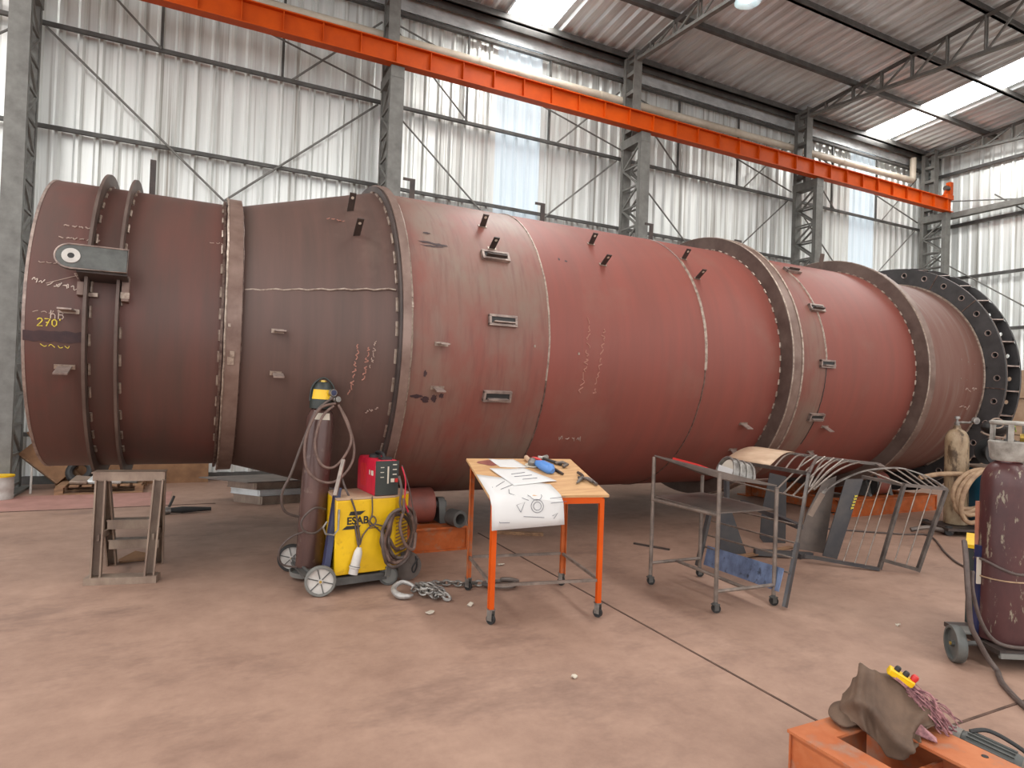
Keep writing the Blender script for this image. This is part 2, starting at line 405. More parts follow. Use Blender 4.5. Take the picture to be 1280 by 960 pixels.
# crane runway beam
cb = thing('crane_runway_beam', 'long orange crane runway beam with stiffeners along the back wall', 'beam', (4.9, 10.42, 7.06))
obj('web', MB().bx(XL, 18.55, 10.41, 10.425, 7.07, 7.41), mt['orange'], cb)
obj('flange', MB().bx(XL, 18.55, 10.33, 10.51, 7.06, 7.08), mt['orange'], cb)
obj('flange', MB().bx(XL, 18.55, 10.33, 10.51, 7.40, 7.42), mt['orange'], cb)
x = XL + .3
while x < 18.5:
    obj('stiffener', MB().bx(x - .006, x + .006, 10.34, 10.5, 7.08, 7.40), mt['orange'], cb); x += .6
es = obj('end_stop', MB().bx(18.25, 18.55, 10.34, 10.5, 7.42, 7.53).plate([(18.5, 10.42, 7.5), (18.5, 10.42, 7.85), (18.4, 10.42, 7.85), (18.2, 10.42, 7.5)], .03).bx(18.42, 18.55, 10.36, 10.48, 7.55, 7.9), mt['orange'], cb)
obj('buffer', MB().lathe([(0, .07), (.12, .07), (.14, .05)], (18.42, 10.42, 7.72), (-1, 0, 0), 16), mt['brk'], es)
# pipe along wall
pp = thing('drain_pipe', 'cream horizontal pipe run high along the corrugated wall', 'pipe', (4.5, 11.0, 7.85))
pz = lambda x: 7.92 + .011 * (x - 2)
obj('pipe_run', MB().tube([(x_, 11.19, pz(x_)) for x_ in (XL, 0, 6, 12, 18.0)], .085, 16), mt['pipe'], pp)
for x_ in (-4.3, .2, 4.6, 7.4, 11.2, 15.1):
    obj('pipe_collar', MB().tube([(x_ - .09, 11.19, pz(x_)), (x_ + .09, 11.19, pz(x_))], .093, 16), mt['pipe'], pp)
obj('downpipe', MB().tube([(18.0, 11.19, pz(18)), (18.06, 11.19, pz(18) + .05), (18.06, 11.19, 8.75)], .085, 16), mt['pipe'], pp)
# roof trusses
def truss(x, label):
    t = thing('roof_truss', label, 'truss', (x, 11, 8.7), group='roof trusses', kind='thing')
    top = lambda y: zr(y) - .2
    bot = lambda y: 8.73 - .067 * (11 - abs(y))
    ys = [11, 10.3, 9.6, 8.92, 8.25, 7.55, 6.85, 6.15, 5.45, 4.75, 4.05, 3.35, 2.65, 1.95, 1.25, .6, 0]
    ys = ys + [-y for y in ys[-2::-1]]
    obj('top_chord', MB().tube([(x, 11, top(11)), (x, 0, top(0)), (x, -11, top(-11))], .05, 4), mt['steeld'], t)
    obj('bottom_chord', MB().beam((x, 11, bot(11)), (x, 0, bot(0)), .1, .06).beam((x, 0, bot(0)), (x, -11, bot(-11)), .1, .06), mt['steel'], t)
    wbm = MB()
    for i, y in enumerate(ys[1:-1], 1):
        for sx in (-.035, .035):
            wbm.beam((x + sx, y, top(y)), (x + sx, y, bot(y)), .025, .03, (0, 1, 0))
        y2 = ys[i - 1] if y > 0 else ys[i + 1]
        wbm.beam((x, y, top(y)), (x, y2, bot(y2)), .04, .03, (1, 0, 0))
    obj('web_bracing', wbm, mt['steel'], t)
    return t
truss(-2.38, 'roof truss over the narrow left end of the drum')
truss(2.74, 'roof truss over the cone section of the drum')
truss(7.95, 'roof truss with the round lamp hanging beside it')
truss(13.2, 'roof truss between the round lamp and the far end wall')
truss(18.5, 'roof truss running along the corrugated end wall')
# high-bay lamp
lp = thing('high_bay_lamp', 'round high-bay lamp glowing under the roof', 'lamp', (8.05, 7.86, 8.6))
obj('reflector', MB().lathe([(0, .05), (-.06, .09), (-.12, .16), (-.2, .215), (-.215, .22), (-.2, .205), (-.12, .15), (-.06, .08), (0, .04)], (8.05, 7.86, 8.6), (0, 0, 1), 32), mt['glass'], lp)
obj('bulb', MB().lathe([(0, .03), (-.05, .06), (-.12, .08), (-.17, .06), (-.19, .0)], (8.05, 7.86, 8.57), (0, 0, 1), 20), mt['lamp'], lp)
obj('housing', MB().lathe([(0, .06), (.14, .06), (.16, .04)], (8.05, 7.86, 8.6), (0, 0, 1), 16), mt['steel'], lp)
obj('hanger', MB().tube([(8.05, 7.86, 8.74), (8.05, 7.86, 9.1)], .01, 6), mt['steel'], lp)
# ------------------------------------------------------------------ the drum
YC, ZC, RD, RN = 6.985, 2.084, 1.634, 1.278
def dp(x, ang, r):
    a = R(ang); return Vector((x, YC - r * math.cos(a), ZC + r * math.sin(a)))
def dax(ang):
    a = R(ang)
    rad = Vector((0, -math.cos(a), math.sin(a))); tan = Vector((0, math.sin(a), math.cos(a)))
    return Vector((1, 0, 0)), tan, rad          # along axis, up round the shell, outward
drum = thing('kiln_drum', 'huge rusty red steel rotary drum lying across the workshop floor', 'drum', (4.7, YC, ZC - RD))
def rev(prof, n=160):
    return MB().lathe([(x, r) for x, r in prof], (0, YC, ZC), (1, 0, 0), n, closed=True)
def shell(x0, x1, r0, r1, m, label=None, th=.025):
    return obj('shell_section', rev([(x0, r0), (x1, r1), (x1, r1 - th), (x0, r0 - th)]), mt[m], drum, label)
shell(-1.21, .14, RN, RN, 'shell_narrow', 'narrow brown end section')
shell(.25, 1.51, RN + .005, RD - .01, 'shell_cone', 'flaring grey brown cone section')
shell(1.59, 3.01, RD, RD, 'shell_patchy', 'patchy grey and red section')
shell(3.01, 5.02, RD, RD, 'shell_red', 'long red primer section')
shell(5.02, 6.19, RD, RD, 'shell_red')
shell(6.36, 7.0, RD, RD, 'shell_patchy')
shell(7.0, 8.83, RD, RD, 'shell_red')
shell(9.12, 10.56, RD - .03, RD - .03, 'shell_end', 'dull brown far end section')
obj('edge_rim', rev([(-1.215, RN + .003), (-1.195, RN + .003), (-1.195, RN - .035), (-1.215, RN - .035)]), mt['brkl'], drum)
def ring(x0, x1, r0, r1, m, label=None, n=160):
    return obj('ring', rev([(x0, r1), (x1, r1), (x1, r0), (x0, r0)], n), mt[m], drum, label)
r_ = ring(-.83, -.808, RN - .01, RN + .115, 'ring', 'thin upright ring plate at the narrow end')
r_ = ring(-.625, -.605, RN - .01, RN + .105, 'ring')
ring(.105, .125, RN - .01, RN + .035, 'welddark')
ring(.14, .26, RN - .01, RN + .062, 'band', 'flat tyre band between narrow section and cone')
ring(1.50, 1.525, RD - .05, RD + .055, 'ringdark')
ring(1.525, 1.60, RD - .02, RD + .07, 'band')
ring(6.19, 6.215, RD - .02, RD + .17, 'ring', 'wide flange face')
ring(6.215, 6.36, RD + .13, RD + .165, 'band')
ring(6.355, 6.375, RD - .02, RD + .165, 'band')
ring(8.83, 8.855, RD - .05, RD + .17, 'ring')
ring(8.855, 8.99, RD + .13, RD + .165, 'band')
ring(8.985, 9.0, RD - .05, RD + .165, 'band')
ring(9.0, 9.13, RD - .08, RD + .02, 'ring')
# short interrupted welds, each stitch a part of its own
def stitch(x, r, a0, a1, step, ln, rad=.009):
    a = a0
    while a < a1:
        obj('weld_stitch', MB().tube([dp(x, a + ln * t / 4, r) for t in range(5)], rad, 6), mt['weld'], drum)
        a += step * random.uniform(.85, 1.15)
stitch(-.795, RN + .006, -58, 76, 10, 4, .011)
stitch(-.595, RN + .006, -58, 76, 10, 4, .011)
stitch(.10, RN + .006, -50, 70, 9, 4, .011)
stitch(1.492, RD - .012, -50, 74, 8, 4.5, .013)
for x in (6.182, 8.822): stitch(x, RD + .004, -35, 78, 5, 2.2, .012)
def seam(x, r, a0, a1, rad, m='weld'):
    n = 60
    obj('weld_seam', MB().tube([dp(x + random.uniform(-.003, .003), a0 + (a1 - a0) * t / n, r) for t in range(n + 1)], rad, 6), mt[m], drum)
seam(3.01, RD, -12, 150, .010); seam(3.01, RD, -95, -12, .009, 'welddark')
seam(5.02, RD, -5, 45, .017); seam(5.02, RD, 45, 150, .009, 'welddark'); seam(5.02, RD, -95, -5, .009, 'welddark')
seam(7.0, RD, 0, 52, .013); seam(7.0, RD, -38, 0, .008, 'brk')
seam(1.605, RD + .03, -70, 120, .02); seam(6.375, RD + .165, -80, 140, .014); seam(6.21, RD + .168, -80, 140, .012); seam(6.385, RD, -90, 140, .012)
seam(8.85, RD + .168, -80, 140, .013); seam(9.14, RD - .01, -80, 140, .01); seam(.262, RN + .012, -80, 110, .009, 'welddark'); seam(.14, RN + .063, -80, 110, .009)
seam(10.545, RD - .025, -60, 140, .018)
obj('weld_seam', MB().tube([dp(.28 + 1.2 * t / 20, 14.2 + .25 * math.sin(t * 2.1), RN + .006 + (RD - .01 - RN) * t / 20) for t in range(21)], .009, 6), mt['weld'], drum)
# bright weld spots on the third and fourth rings
for x, a, r, s_ in [(.2, -10, RN + .064, .035), (.19, -12.5, RN + .064, .05), (.17, 0, RN + .064, .02), (1.6, 12, RD + .06, .03), (1.6, 9, RD + .06, .035), (2.85, -.5, RD, .018), (3.35, -2, RD, .018), (9.98, 9, RD - .03, .014), (10.15, 8, RD - .03, .012), (10.3, 7, RD - .03, .012), (9.95, -1, RD - .03, .014), (10.1, -1.5, RD - .03, .012)]:
    e1, e2, e3 = dax(a)
    obj('weld_spot', MB().box(dp(x, a, r), (s_, s_ * 1.3, .012), (e1, e2, e3)), mt['weld'], drum)
# end flange: two plates with bolt holes and gussets between
def holed_plate(x0, x1, r0, r1, rb, rh, n):
    mb = MB(); st = 360 / n; m = 16
    for i in range(n):
        ac = i * st
        for xx, flip in ((x0, 0), (x1, 1)):
            inner = []; outer = []
            for k in range(m):
                th = 2 * PI * k / m + PI / m
                c, s_ = math.cos(th), math.sin(th)
                hw = R(st / 2) * rb
                tx = hw / abs(c) if abs(c) > 1e-6 else 1e9
                ty = ((r1 - rb) if s_ > 0 else (rb - r0)) / abs(s_) if abs(s_) > 1e-6 else 1e9
                t = min(tx, ty)
                inner.append(dp(xx, ac + math.degrees(rh * c / rb), rb + rh * s_))
                outer.append(dp(xx, ac + math.degrees(t * c / rb), rb + t * s_))
            vs = inner + outer
            fs = [(k, (k + 1) % m, m + (k + 1) % m, m + k) for k in range(m)]
            mb.add(vs, fs if flip else [f[::-1] for f in fs])
        hv = [dp(xx, ac + math.degrees(rh * math.cos(2 * PI * k / m) / rb), rb + rh * math.sin(2 * PI * k / m)) for xx in (x0, x1) for k in range(m)]
        mb.add(hv, [(k, (k + 1) % m, m + (k + 1) % m, m + k) for k in range(m)])
    v2 = MB().lathe([(x0, r1), (x1, r1)], (0, YC, ZC), (1, 0, 0), 144)
    mb.add(v2.v, v2.f[:144])
    return mb
pf = obj('end_flange', holed_plate(10.56, 10.60, RD - .06, 1.885, 1.77, .034, 32), mt['flange'], drum, 'black end flange with a ring of bolt holes')
pb = obj('end_flange', holed_plate(10.86, 10.90, RD - .06, 1.925, 1.78, .034, 32), mt['flange'], drum)
obj('flange_rim', rev([(10.6, 1.887), (10.606, 1.887), (10.606, 1.87), (10.6, 1.87)], 128), mt['brkl'], drum)
obj('shell_section', rev([(10.6, RD - .04), (10.86, RD - .04), (10.86, RD - .06), (10.6, RD - .06)]), mt['ringdark'], drum)
for i in range(32):
    a = (i + .5) * 360 / 32
    if -60 < (a if a < 180 else a - 360) < 130:
        obj('gusset', MB().prism([(10.6, RD - .04), (10.86, RD - .04), (10.86, 1.915), (10.6, 1.88)], (0, YC, ZC), (1, 0, 0), dax(a)[2], .014), mt['brkl'] if False else mt['flange'], drum)
        obj('gusset_edge', MB().beam(dp(10.6, a, 1.884), dp(10.86, a, 1.918), .02, .006, dax(a)[2]), mt['brkl'], drum)
for i in range(32):
    a = i * 360 / 32; aa = a if a < 180 else a - 360
    if -60 < aa < 100:
        for x, rb in ((10.557, 1.77),):
            e1, e2, e3 = dax(aa)
            obj('hole_rim', MB().tube(circle(dp(x, aa, rb), .04, e2, e3, 16), .007, 6, closed=True), mt['brkl'], drum)
for a in (62, 39.4, -5):
    e1, e2, e3 = dax(a)
    obj('joint_line', MB().beam(dp(10.557, a, RD - .02), dp(10.557, a, 1.885), .012, .006, (1, 0, 0)), mt['welddark'], drum)
# brackets: upright flat bars with a hole
def bracket(x, ang, r, ln, w_=.06, th=.012, m='brk', hole=True):
    e1, e2, e3 = dax(ang)
    b = obj('bracket', MB().prism([(-w_ / 2, 0), (w_ / 2, 0), (w_ / 2, ln), (-w_ / 2, ln)], dp(x, ang, r - .02), e1, e3, th), mt[m], drum)
    if hole:
        c = dp(x, ang, r - .02 + ln * .8)
        obj('bolt_hole', MB().lathe([(-.008, .0), (-.008, .014), (.008, .014), (.008, 0)], c, e2, 12), mt['kraft'], b)
    obj('fillet_weld', MB().box(dp(x, ang, r), (w_ * 1.5, .035, .014), (e1, e2, e3)), mt['weld'], b)
    return b
bracket(1.18, 51, RD - .13, .23); bracket(1.19, 36, RD - .13, .25)
for x in (2.48, 3.79, 5.11):
    bracket(x, 47.5, RD, .16); bracket(x + .01, 35, RD, .17)
for x, a, r in ((1.90, -2, RD), (1.90, -16, RD), (.555, -1, RN + .09), (.56, -16, RN + .09)):
    bracket(x, a, r, .14, .085, .012, 'brkl', False)
for x, a in ((-.93, 1), (-.95, -18)):
    bracket(x, a, RN, .2, .09, .012, 'brkl', False)
for x, a in ((5.80, -27), (7.25, -28), (5.87, -41), (7.3, -43)):
    bracket(x, a, RD, .15, .085, .012, 'brkl', False)
for x in (2.04, 3.73, 5.43, 7.08):
    e1, e2, e3 = dax(88)
    b = obj('bracket', MB().prism([(-.03, 0), (.03, 0), (.03, .3), (-.11, .3), (-.11, .27), (-.03, .27)], dp(x, 88, RD - .02), e1, e3, .014), mt['brk'], drum)
e1, e2, e3 = dax(88)
obj('bracket', MB().prism([(-.025, 0), (.025, 0), (.025, .4), (-.025, .4)], dp(-.52, 92, RN - .02), e1, e3, .03), mt['brk'], drum)
obj('bracket', MB().prism([(-.04, 0), (.04, 0), (.04, .27), (-.04, .27)], dp(8.55, 80, RD - .02), e1, dax(80)[2], .014), mt['ring'], drum)
# slotted frames
def slot(x, ang, w_=.29, h=.085, dark=True):
    e1, e2, e3 = dax(ang); c = dp(x, ang, RD + .012)
    fr = MB()
    t = .022; d = .05
    fr.box(c + e2 * (h / 2), (w_, t, d), (e1, e2, e3)).box(c - e2 * (h / 2), (w_, t, d), (e1, e2, e3))
    fr.box(c + e1 * (w_ / 2 - t / 2), (t, h, d), (e1, e2, e3)).box(c - e1 * (w_ / 2 - t / 2), (t, h, d), (e1, e2, e3))
    o = obj('slot_frame', fr, mt['brkl'], drum)
    obj('slot_opening', MB().box(c, (w_ - .05, h - .022, .03), (e1, e2, e3)), mt['black'], o)
    obj('slot_plate', MB().box(c - e2 * .02 + e3 * .03, (w_ * .72, .012, .06), (e1, e2, e3)), mt['brk'] if ang > 20 else mt['brkl'], o)
for x, a in ((2.5, 31), (2.5, 7), (2.5, -18)): slot(x, a)
for x, a in ((7.1, 53), (7.0, 27), (7.0, 1), (6.99, -23)): slot(x, a, .26, .08)
# lifting lug with boss
e1, e2, e3 = dax(16)
poly = [(.16, -.095), (.16, .095)] + [(-.2 + .095 * math.cos(t), .095 * math.sin(t)) for t in [PI / 2 + PI * k / 14 for k in range(15)]]
lug = obj('lifting_lug', MB().prism(poly, dp(-.71, 16, RN + .2), e1, e2, .05), mt['lug'], drum, 'grey lifting lug with rounded end', mods=[('BEVEL', dict(width=.008, segments=2))])
obj('lug_edge', MB().tube([dp(-.71, 16, RN + .2) + e1 * u + e2 * v + e3 * .024 for u, v in poly], .0065, 6, closed=True), mt['brkl'], lug, 'pale ground edge')
obj('lug_boss', MB().lathe([(0, .022), (0, .06), (.032, .058), (.032, .022)], dp(-.905, 16, RN + .2), e3, 24, closed=True), mt['white'], lug)
obj('lug_hole', MB().lathe([(-.03, 0), (-.03, .024), (.031, .024), (.031, 0)], dp(-.905, 16, RN + .2), e3, 20), mt['black'], lug)
obj('lug_rib', MB().box(dp(-.71, 12.2, RN + .1), (.32, .02, .2), (e1, dax(12)[1], dax(12)[2])).box(dp(-.71, 18, RN + .09), (.2, .02, .2), (e1, dax(18)[1], dax(18)[2])), mt['ringdark'], lug)
obj('lug_pad', MB().box(dp(-.57, 9.6, RN + .03), (.05, .2, .07), dax(9.6)).box(dp(-.86, 8.5, RN + .03), (.04, .1, .06), dax(8.5)), mt['band'], lug)
obj('weld_spot', MB().box(dp(-.85, 7, RN + .02), (.05, .03, .02), dax(7)).box(dp(-.78, 7, RN + .02), (.06, .03, .02), dax(7)).box(dp(-.57, 7.2, RN + .06), (.06, .05, .02), dax(7)), mt['weld'], lug)
# chalk and paint marks lying on the shell
def on_shell(poly, x, ang, r, m, name='paint_mark', rr=.003):
    """closed outline in (along axis, up round the shell), laid on the curve"""
    n = len(poly)
    mb = MB()
    mb.add([dp(x + u, ang + math.degrees(v / r), r + rr) for u, v in poly], [tuple(range(n))])
    return obj(name, mb, mt[m], drum)
mb = MB()
for i in range(9):
    for j in range(2): pass
rows = []
for j in range(5):
    rows.append([dp(-1.205 + .385 * i / 12, -7.8 + math.degrees((-.04 + .08 * j / 4 + (random.uniform(-.008, .008) if j in (0, 4) else 0)) / RN), RN + .004) for i in range(13)])
obj('paint_mark', MB().grid(rows), mt['soot'], drum, 'dark painted stripe')
def chalk(lines, x, ang, r, s_, m='chalk', rad=.0035, rot=0):
    mb = MB(); c_, s2 = math.cos(R(rot)), math.sin(R(rot))
    for ln in lines:
        pts = [(u * s_, v * s_) for u, v in ln]
        mb.tube([dp(x + u * c_ - v * s2, ang + math.degrees((u * s2 + v * c_) / r), r + .002) for u, v in pts], rad, 5)
    return obj('chalk_writing', mb, mt[m], drum)
def scrawl(n, seed, h=1.0):
    rg = random.Random(seed); L_ = []; u = 0
    for _ in range(n):
        k = rg.randint(3, 5); pts = []
        for i in range(k):
            pts.append((u + .7 * i / (k - 1) * rg.uniform(.7, 1.1), rg.uniform(0, h)))
        L_.append([(p.x, p.y) for p in spline([(a, b, 0) for a, b in pts], 4)])
        u += rg.uniform(.75, 1.05)
    return L_
DIG = {'2': [[(0, .8), (.15, 1), (.45, 1), (.55, .75), (.4, .5), (0, 0), (.6, 0)]], '7': [[(0, 1), (.6, 1), (.2, 0)], [(.15, .5), (.5, .5)]], '0': [[(.3, 1), (.05, .75), (.05, .25), (.3, 0), (.55, .25), (.55, .75), (.3, 1)]],
       "'": [[(.1, 1.1), (.1, .85)]], 'h': [[(0, 1), (0, 0)], [(0, .5), (.3, .6), (.45, .4), (.45, 0)]], 'b': [[(0, 1), (0, 0), (.4, 0), (.5, .25), (.4, .5), (0, .5)]]}
def word(t, sp=.8):
    return [[(u + i * sp, v) for u, v in ln] for i, ch in enumerate(t) for ln in DIG[ch]]
chalk(word("270'"), -1.12, -4.5, RN, .055, 'yellowchalk', .0045)
chalk(word('hb'), -1.04, -1.8, RN, .06, 'chalk')
chalk(scrawl(4, 3, .5), -1.15, -.2, RN, .05, 'chalkl')
chalk(scrawl(5, 5, .8), -1.17, 10, RN, .055, 'chalk', .0035, -12)
chalk(scrawl(5, 8, .9), -1.02, 9.0, RN, .055, 'chalk', .0035, -10)
chalk([[(0, 0), (1, .45)], [(.86, .5), (1, .45), (.98, .28), (.84, .5)]], -1.08, 9.8, RN, .2, 'chalkl')
chalk(scrawl(5, 9, .4), -1.02, 33, RN, .05, 'chalkl', .005)
chalk(scrawl(6, 10, .4), -1.04, 27.5, RN, .05, 'chalkl', .005)
chalk(scrawl(3, 31, .3), -1.14, 17, RN, .05, 'chalkl', .003)
chalk(scrawl(4, 11, .5), -1.1, -11.5, RN, .055, 'yellowchalk', .0025)
chalk(scrawl(3, 12, .6), .0, 33, RN, .05, 'chalkl', .003)
chalk(scrawl(9, 13, .6), 1.15, -20, 1.58, .06, 'chalkd', .005, 84)
chalk(scrawl(6, 14, .6), 1.25, -15, 1.59, .06, 'chalkd', .005, 84)
chalk(scrawl(5, 15, .6), 1.31, -11, 1.59, .055, 'chalkl', .0035, 84)
chalk(scrawl(3, 16, .6), 1.29, -26, 1.59, .05, 'chalkl', .0035, 20)
chalk(scrawl(4, 17, .5), .95, 44, 1.51, .05, 'chalkd', .005)
chalk(scrawl(10, 18, .6), 3.45, -16, RD, .09, 'chalkd', .006, 86)
chalk(scrawl(9, 19, .6), 3.62, -16, RD, .09, 'chalkd', .006, 86)
chalk(scrawl(4, 20, 1), 3.32, -36, RD, .08, 'chalkl', .004)
chalk(scrawl(4, 21, .9), 10.1, -8, RD - .03, .08, 'chalkl', .006)
chalk(scrawl(3, 22, .9), 10.05, -18, RD - .03, .09, 'chalkl', .005)
# grinding smudges and burnt spots
def blot(x, ang, w_, h, seed, m='soot', r=RD):
    rg = random.Random(seed); n = 18
    on_shell([(w_ * math.cos(2 * PI * k / n) * rg.uniform(.55, 1.1), h * math.sin(2 * PI * k / n) * rg.uniform(.55, 1.1)) for k in range(n)], x, ang, r, m, 'smudge')
for i, (x, a, w_, h) in enumerate([(1.72, -19, .07, .02), (1.80, -20, .05, .035), (1.88, -19.5, .03, .05), (1.95, -18.6, .03, .025), (1.77, -11.5, .02, .035), (1.82, 33.5, .1, .016), (1.86, 32, .12, .012), (1.95, 33, .09, .02), (1.83, 38, .05, .015), (3.25, 34.5, .015, .02), (3.33, 34, .02, .015)]):
    blot(x, a, w_, h, i + 40)
# ------------------------------------------------------------------ drum supports
def roller_bed(x0, x1, y0, y1, rx0, rx1, label, group):
    t = thing('roller_bed', label, 'roller bed', ((x0 + x1) / 2, (y0 + y1) / 2, 0))
    for y in (y0, y1 - .22):
        obj('side_beam', MB().bx(x0, x1, y, y + .22, .22, .24).bx(x0, x1, y, y + .22, 0, .02).bx(x0, x1, y + .02, y + .035, .02, .22), mt['orangew'], t)
    for x in (x0 + .05, x1 - .17):
        obj('cross_beam', MB().bx(x, x + .12, y0 + .22, y1 - .22, .2, .22).bx(x + .05, x + .062, y0 + .22, y1 - .22, .02, .2), mt['orangew'], t)
    obj('end_plate', MB().bx(x1 - .012, x1, y0 + .0, y0 + .22, .02, .22), mt['orangew'], t)
    for yy in (6.25, 2 * YC - 6.25):
        c = ((rx0 + rx1) / 2, yy, .42)
        ro = obj('roller', MB().lathe([(rx0, .17), (rx0 + .01, .178), (rx1 - .01, .178), (rx1, .17)], (0, yy, .42), (1, 0, 0), 40), mt['rust'], t, 'rust red steel roller')
        obj('roller_flange', MB().lathe([(rx0 - .06, .19), (rx0 - .01, .19)], (0, yy, .42), (1, 0, 0), 40), mt['black'], ro)
        obj('axle', MB().lathe([(rx0 - .14, .04), (rx1 + .16, .04)], (0, yy, .42), (1, 0, 0), 20), mt['steeld'], ro)
        for bx_ in (rx0 - .14, rx1 + .06):
            obj('bearing_block', MB().prism([(-.12, 0), (.12, 0), (.1, .05), (.07, .2), (.03, .25), (-.03, .25), (-.07, .2), (-.1, .05)], (bx_ + .04, yy, .24), (0, 1, 0), (0, 0, 1), .07), mt['steeld'], t)
    return t
roller_bed(1.55, 2.47, 5.95, 8.0, 1.86, 2.17, 'orange roller bed under the drum beside the yellow welder', None)
roller_bed(8.3, 10.45, 5.95, 8.0, 9.2, 9.5, 'orange roller bed under the far end of the drum', None)
o = tag(obj('pipe_offcut', MB().lathe([(0, .085), (.16, .085), (.16, .055), (0, .055)], (2.32, 6.04, .325), (.25, -1, 0), 24, closed=True), mt['steeld']), 'short steel pipe offcut lying on the orange roller bed', 'pipe')
tag(obj('steel_wedge', MB().plate([(2.4, 6.0, .241), (2.48, 5.98, .241), (2.46, 5.98, .33)], .03), mt['brkl']), 'small steel wedge beside the pipe offcut on the roller bed', 'wedge')
# grey stand under the narrow end
st = thing('support_stand', 'grey channel steel stand under the narrow end of the drum', 'stand', (-.5, 6.15, 0))
def chan(p0, p1):
    p0 = Vector(p0); p1 = Vector(p1); m_ = MB()
    for sx in (-.031, .031):
        m_.beam(p0 + Vector((sx, 0, 0)), p1 + Vector((sx, 0, 0)), .012, .09, (0, 1, 0))
    return m_.beam(p0 + Vector((0, .03, 0)), p1 + Vector((0, .03, 0)), .066, .012, (0, 1, 0))
FEET = [((-.705, 5.87, .05), (-.70, 5.89, .81)), ((-.335, 5.80, .05), (-.30, 5.83, .81)), ((-.655, 6.42, .0), (-.69, 6.03, .81)), ((-.30, 6.36, .0), (-.29, 5.97, .81))]
for p0, p1 in FEET:
    obj('leg', chan(p0, p1), mt['gal'], st)
obj('sill', MB().beam((-.77, 5.885, .028), (-.27, 5.785, .028), .12, .055), mt['gal'], st)
obj('top_beam', MB().beam((-.755, 5.89, .835), (-.255, 5.82, .835), .012, .07).beam((-.755, 5.96, .866), (-.255, 5.89, .866), .16, .01).beam((-.75, 6.03, .835), (-.25, 5.96, .835), .012, .07), mt['gal'], st)
def back(t, i):
    a_, b_ = Vector(FEET[i][0]), Vector(FEET[i][1]); return a_.lerp(b_, t)
for t in (.53, .30):
    obj('rung', MB().beam(back(t, 2), back(t, 3), .1, .012).beam(back(t, 2) - Vector((0, .05, .035)), back(t, 3) - Vector((0, .05, .035)), .012, .07), mt['gal'], st)
for i in (0, 1):
    obj('side_rung', MB().beam(Vector(FEET[i][0]).lerp(Vector(FEET[i][1]), .4), back(.4, i + 2), .02, .05), mt['gal'], st)
rg = random.Random(4)
def scrap(name, pts, th, m, label, cat):
    return tag(obj(name, MB().plate(pts, th), mt[m]), label, cat)
scrap('card_scrap', [(-.62, 6.52, .012), (-.5, 6.64, .05), (-.4, 6.6, .03), (-.3, 6.62, .012), (-.3, 6.46, .012), (-.6, 6.42, .012)], .008, 'card', 'torn brown cardboard scrap on the floor inside the grey stand', 'cardboard')
# hand grinder on the floor
hg = thing('hand_tool', 'dark hand tool with a bright end lying on the floor beside the stand', 'tool', (-.22, 8.6, 0))
obj('body', MB().tube([(-.3, 8.62, .045), (-.18, 8.63, .045), (.0, 8.65, .04), (.14, 8.66, .035)], [.03, .04, .03, .022], 10), mt['black'], hg)
obj('head', MB().lathe([(0, .04), (.06, .045), (.09, .03)], (-.3, 8.62, .045), (-1, -.1, 0), 14), mt['chrome'], hg)
obj('handle', MB().tube([(-.33, 8.66, .06), (-.3, 8.78, .12), (-.28, 8.86, .17)], .016, 8), mt['black'], hg)

# ------------------------------------------------------------------ gas cylinders
def cyl_prof(r, h):
    p = [(0, r * .85), (.015, r), (h, r)]
    for k in range(1, 7):
        a = k / 6 * PI / 2 * .86
        p.append((h + r * 1.15 * math.sin(a), r * (.22 + .78 * math.cos(a))))
    p.append((h + r * 1.15 + .02, r * .3)); p.append((h + r * 1.15 + .05, r * .3))
    return p
c1 = thing('gas_cylinder', 'tall brown gas cylinder hung with hoses, on the yellow welder cart', 'gas cylinder', (.85, 5.48, .062), (R(-.6), R(2.1), 0), local=True)
obj('bottle', MB().lathe(cyl_prof(.114, 1.25), n=40), mt['cylb'], c1)
obj('guard_collar', MB().lathe([(1.36, .095), (1.44, .1), (1.52, .088), (1.575, .06), (1.585, .045), (1.56, .05), (1.51, .075), (1.36, .085)], n=28, closed=True), mt['greenblack'], c1)
obj('valve', MB().lathe([(1.4, .03), (1.5, .03), (1.5, .018), (1.56, .018), (1.56, .03), (1.6, .03)], n=14), mt['brass'], c1)
obj('carry_loop', MB().tube(spline([(-.1, -.02, 1.42), (-.085, -.02, 1.55), (0, -.02, 1.62), (.085, -.02, 1.55), (.1, -.02, 1.42)], 6), .008, 8), mt['greenblack'], c1)
obj('label_plate', MB().grid([[(.115 * math.cos(R(a)) * 1.01 * s_, .115 * math.sin(R(a)) * 1.01 * s_, z) for a in range(-130, -54, 8)] for z, s_ in ((1.27, .99), (1.325, .93))]), mt['kraft'], c1, label='pale shoulder label')
obj('yellow_label', MB().grid([[(.103 * s_ * math.cos(R(a)), .103 * s_ * math.sin(R(a)), z) for a in range(-150, -50, 8)] for z, s_ in ((1.44, 1), (1.52, .9))]), mt['yellow'], c1)
reg = obj('regulator', MB().lathe([(0, .03), (.05, .03)], (.06, -.07, 1.5), (.3, -1, 0), 18).lathe([(0, .025), (.05, .025)], (.1, -.06, 1.44), (.4, -1, .2), 18).tube([(0, -.03, 1.46), (.06, -.08, 1.46), (.12, -.09, 1.43)], .016, 8), mt['chrome'], c1)
obj('gauge_face', MB().lathe([(.05, .0), (.052, .024), (.053, 0)], (.06, -.07, 1.5), (.3, -1, 0), 16), mt['navy'], reg)
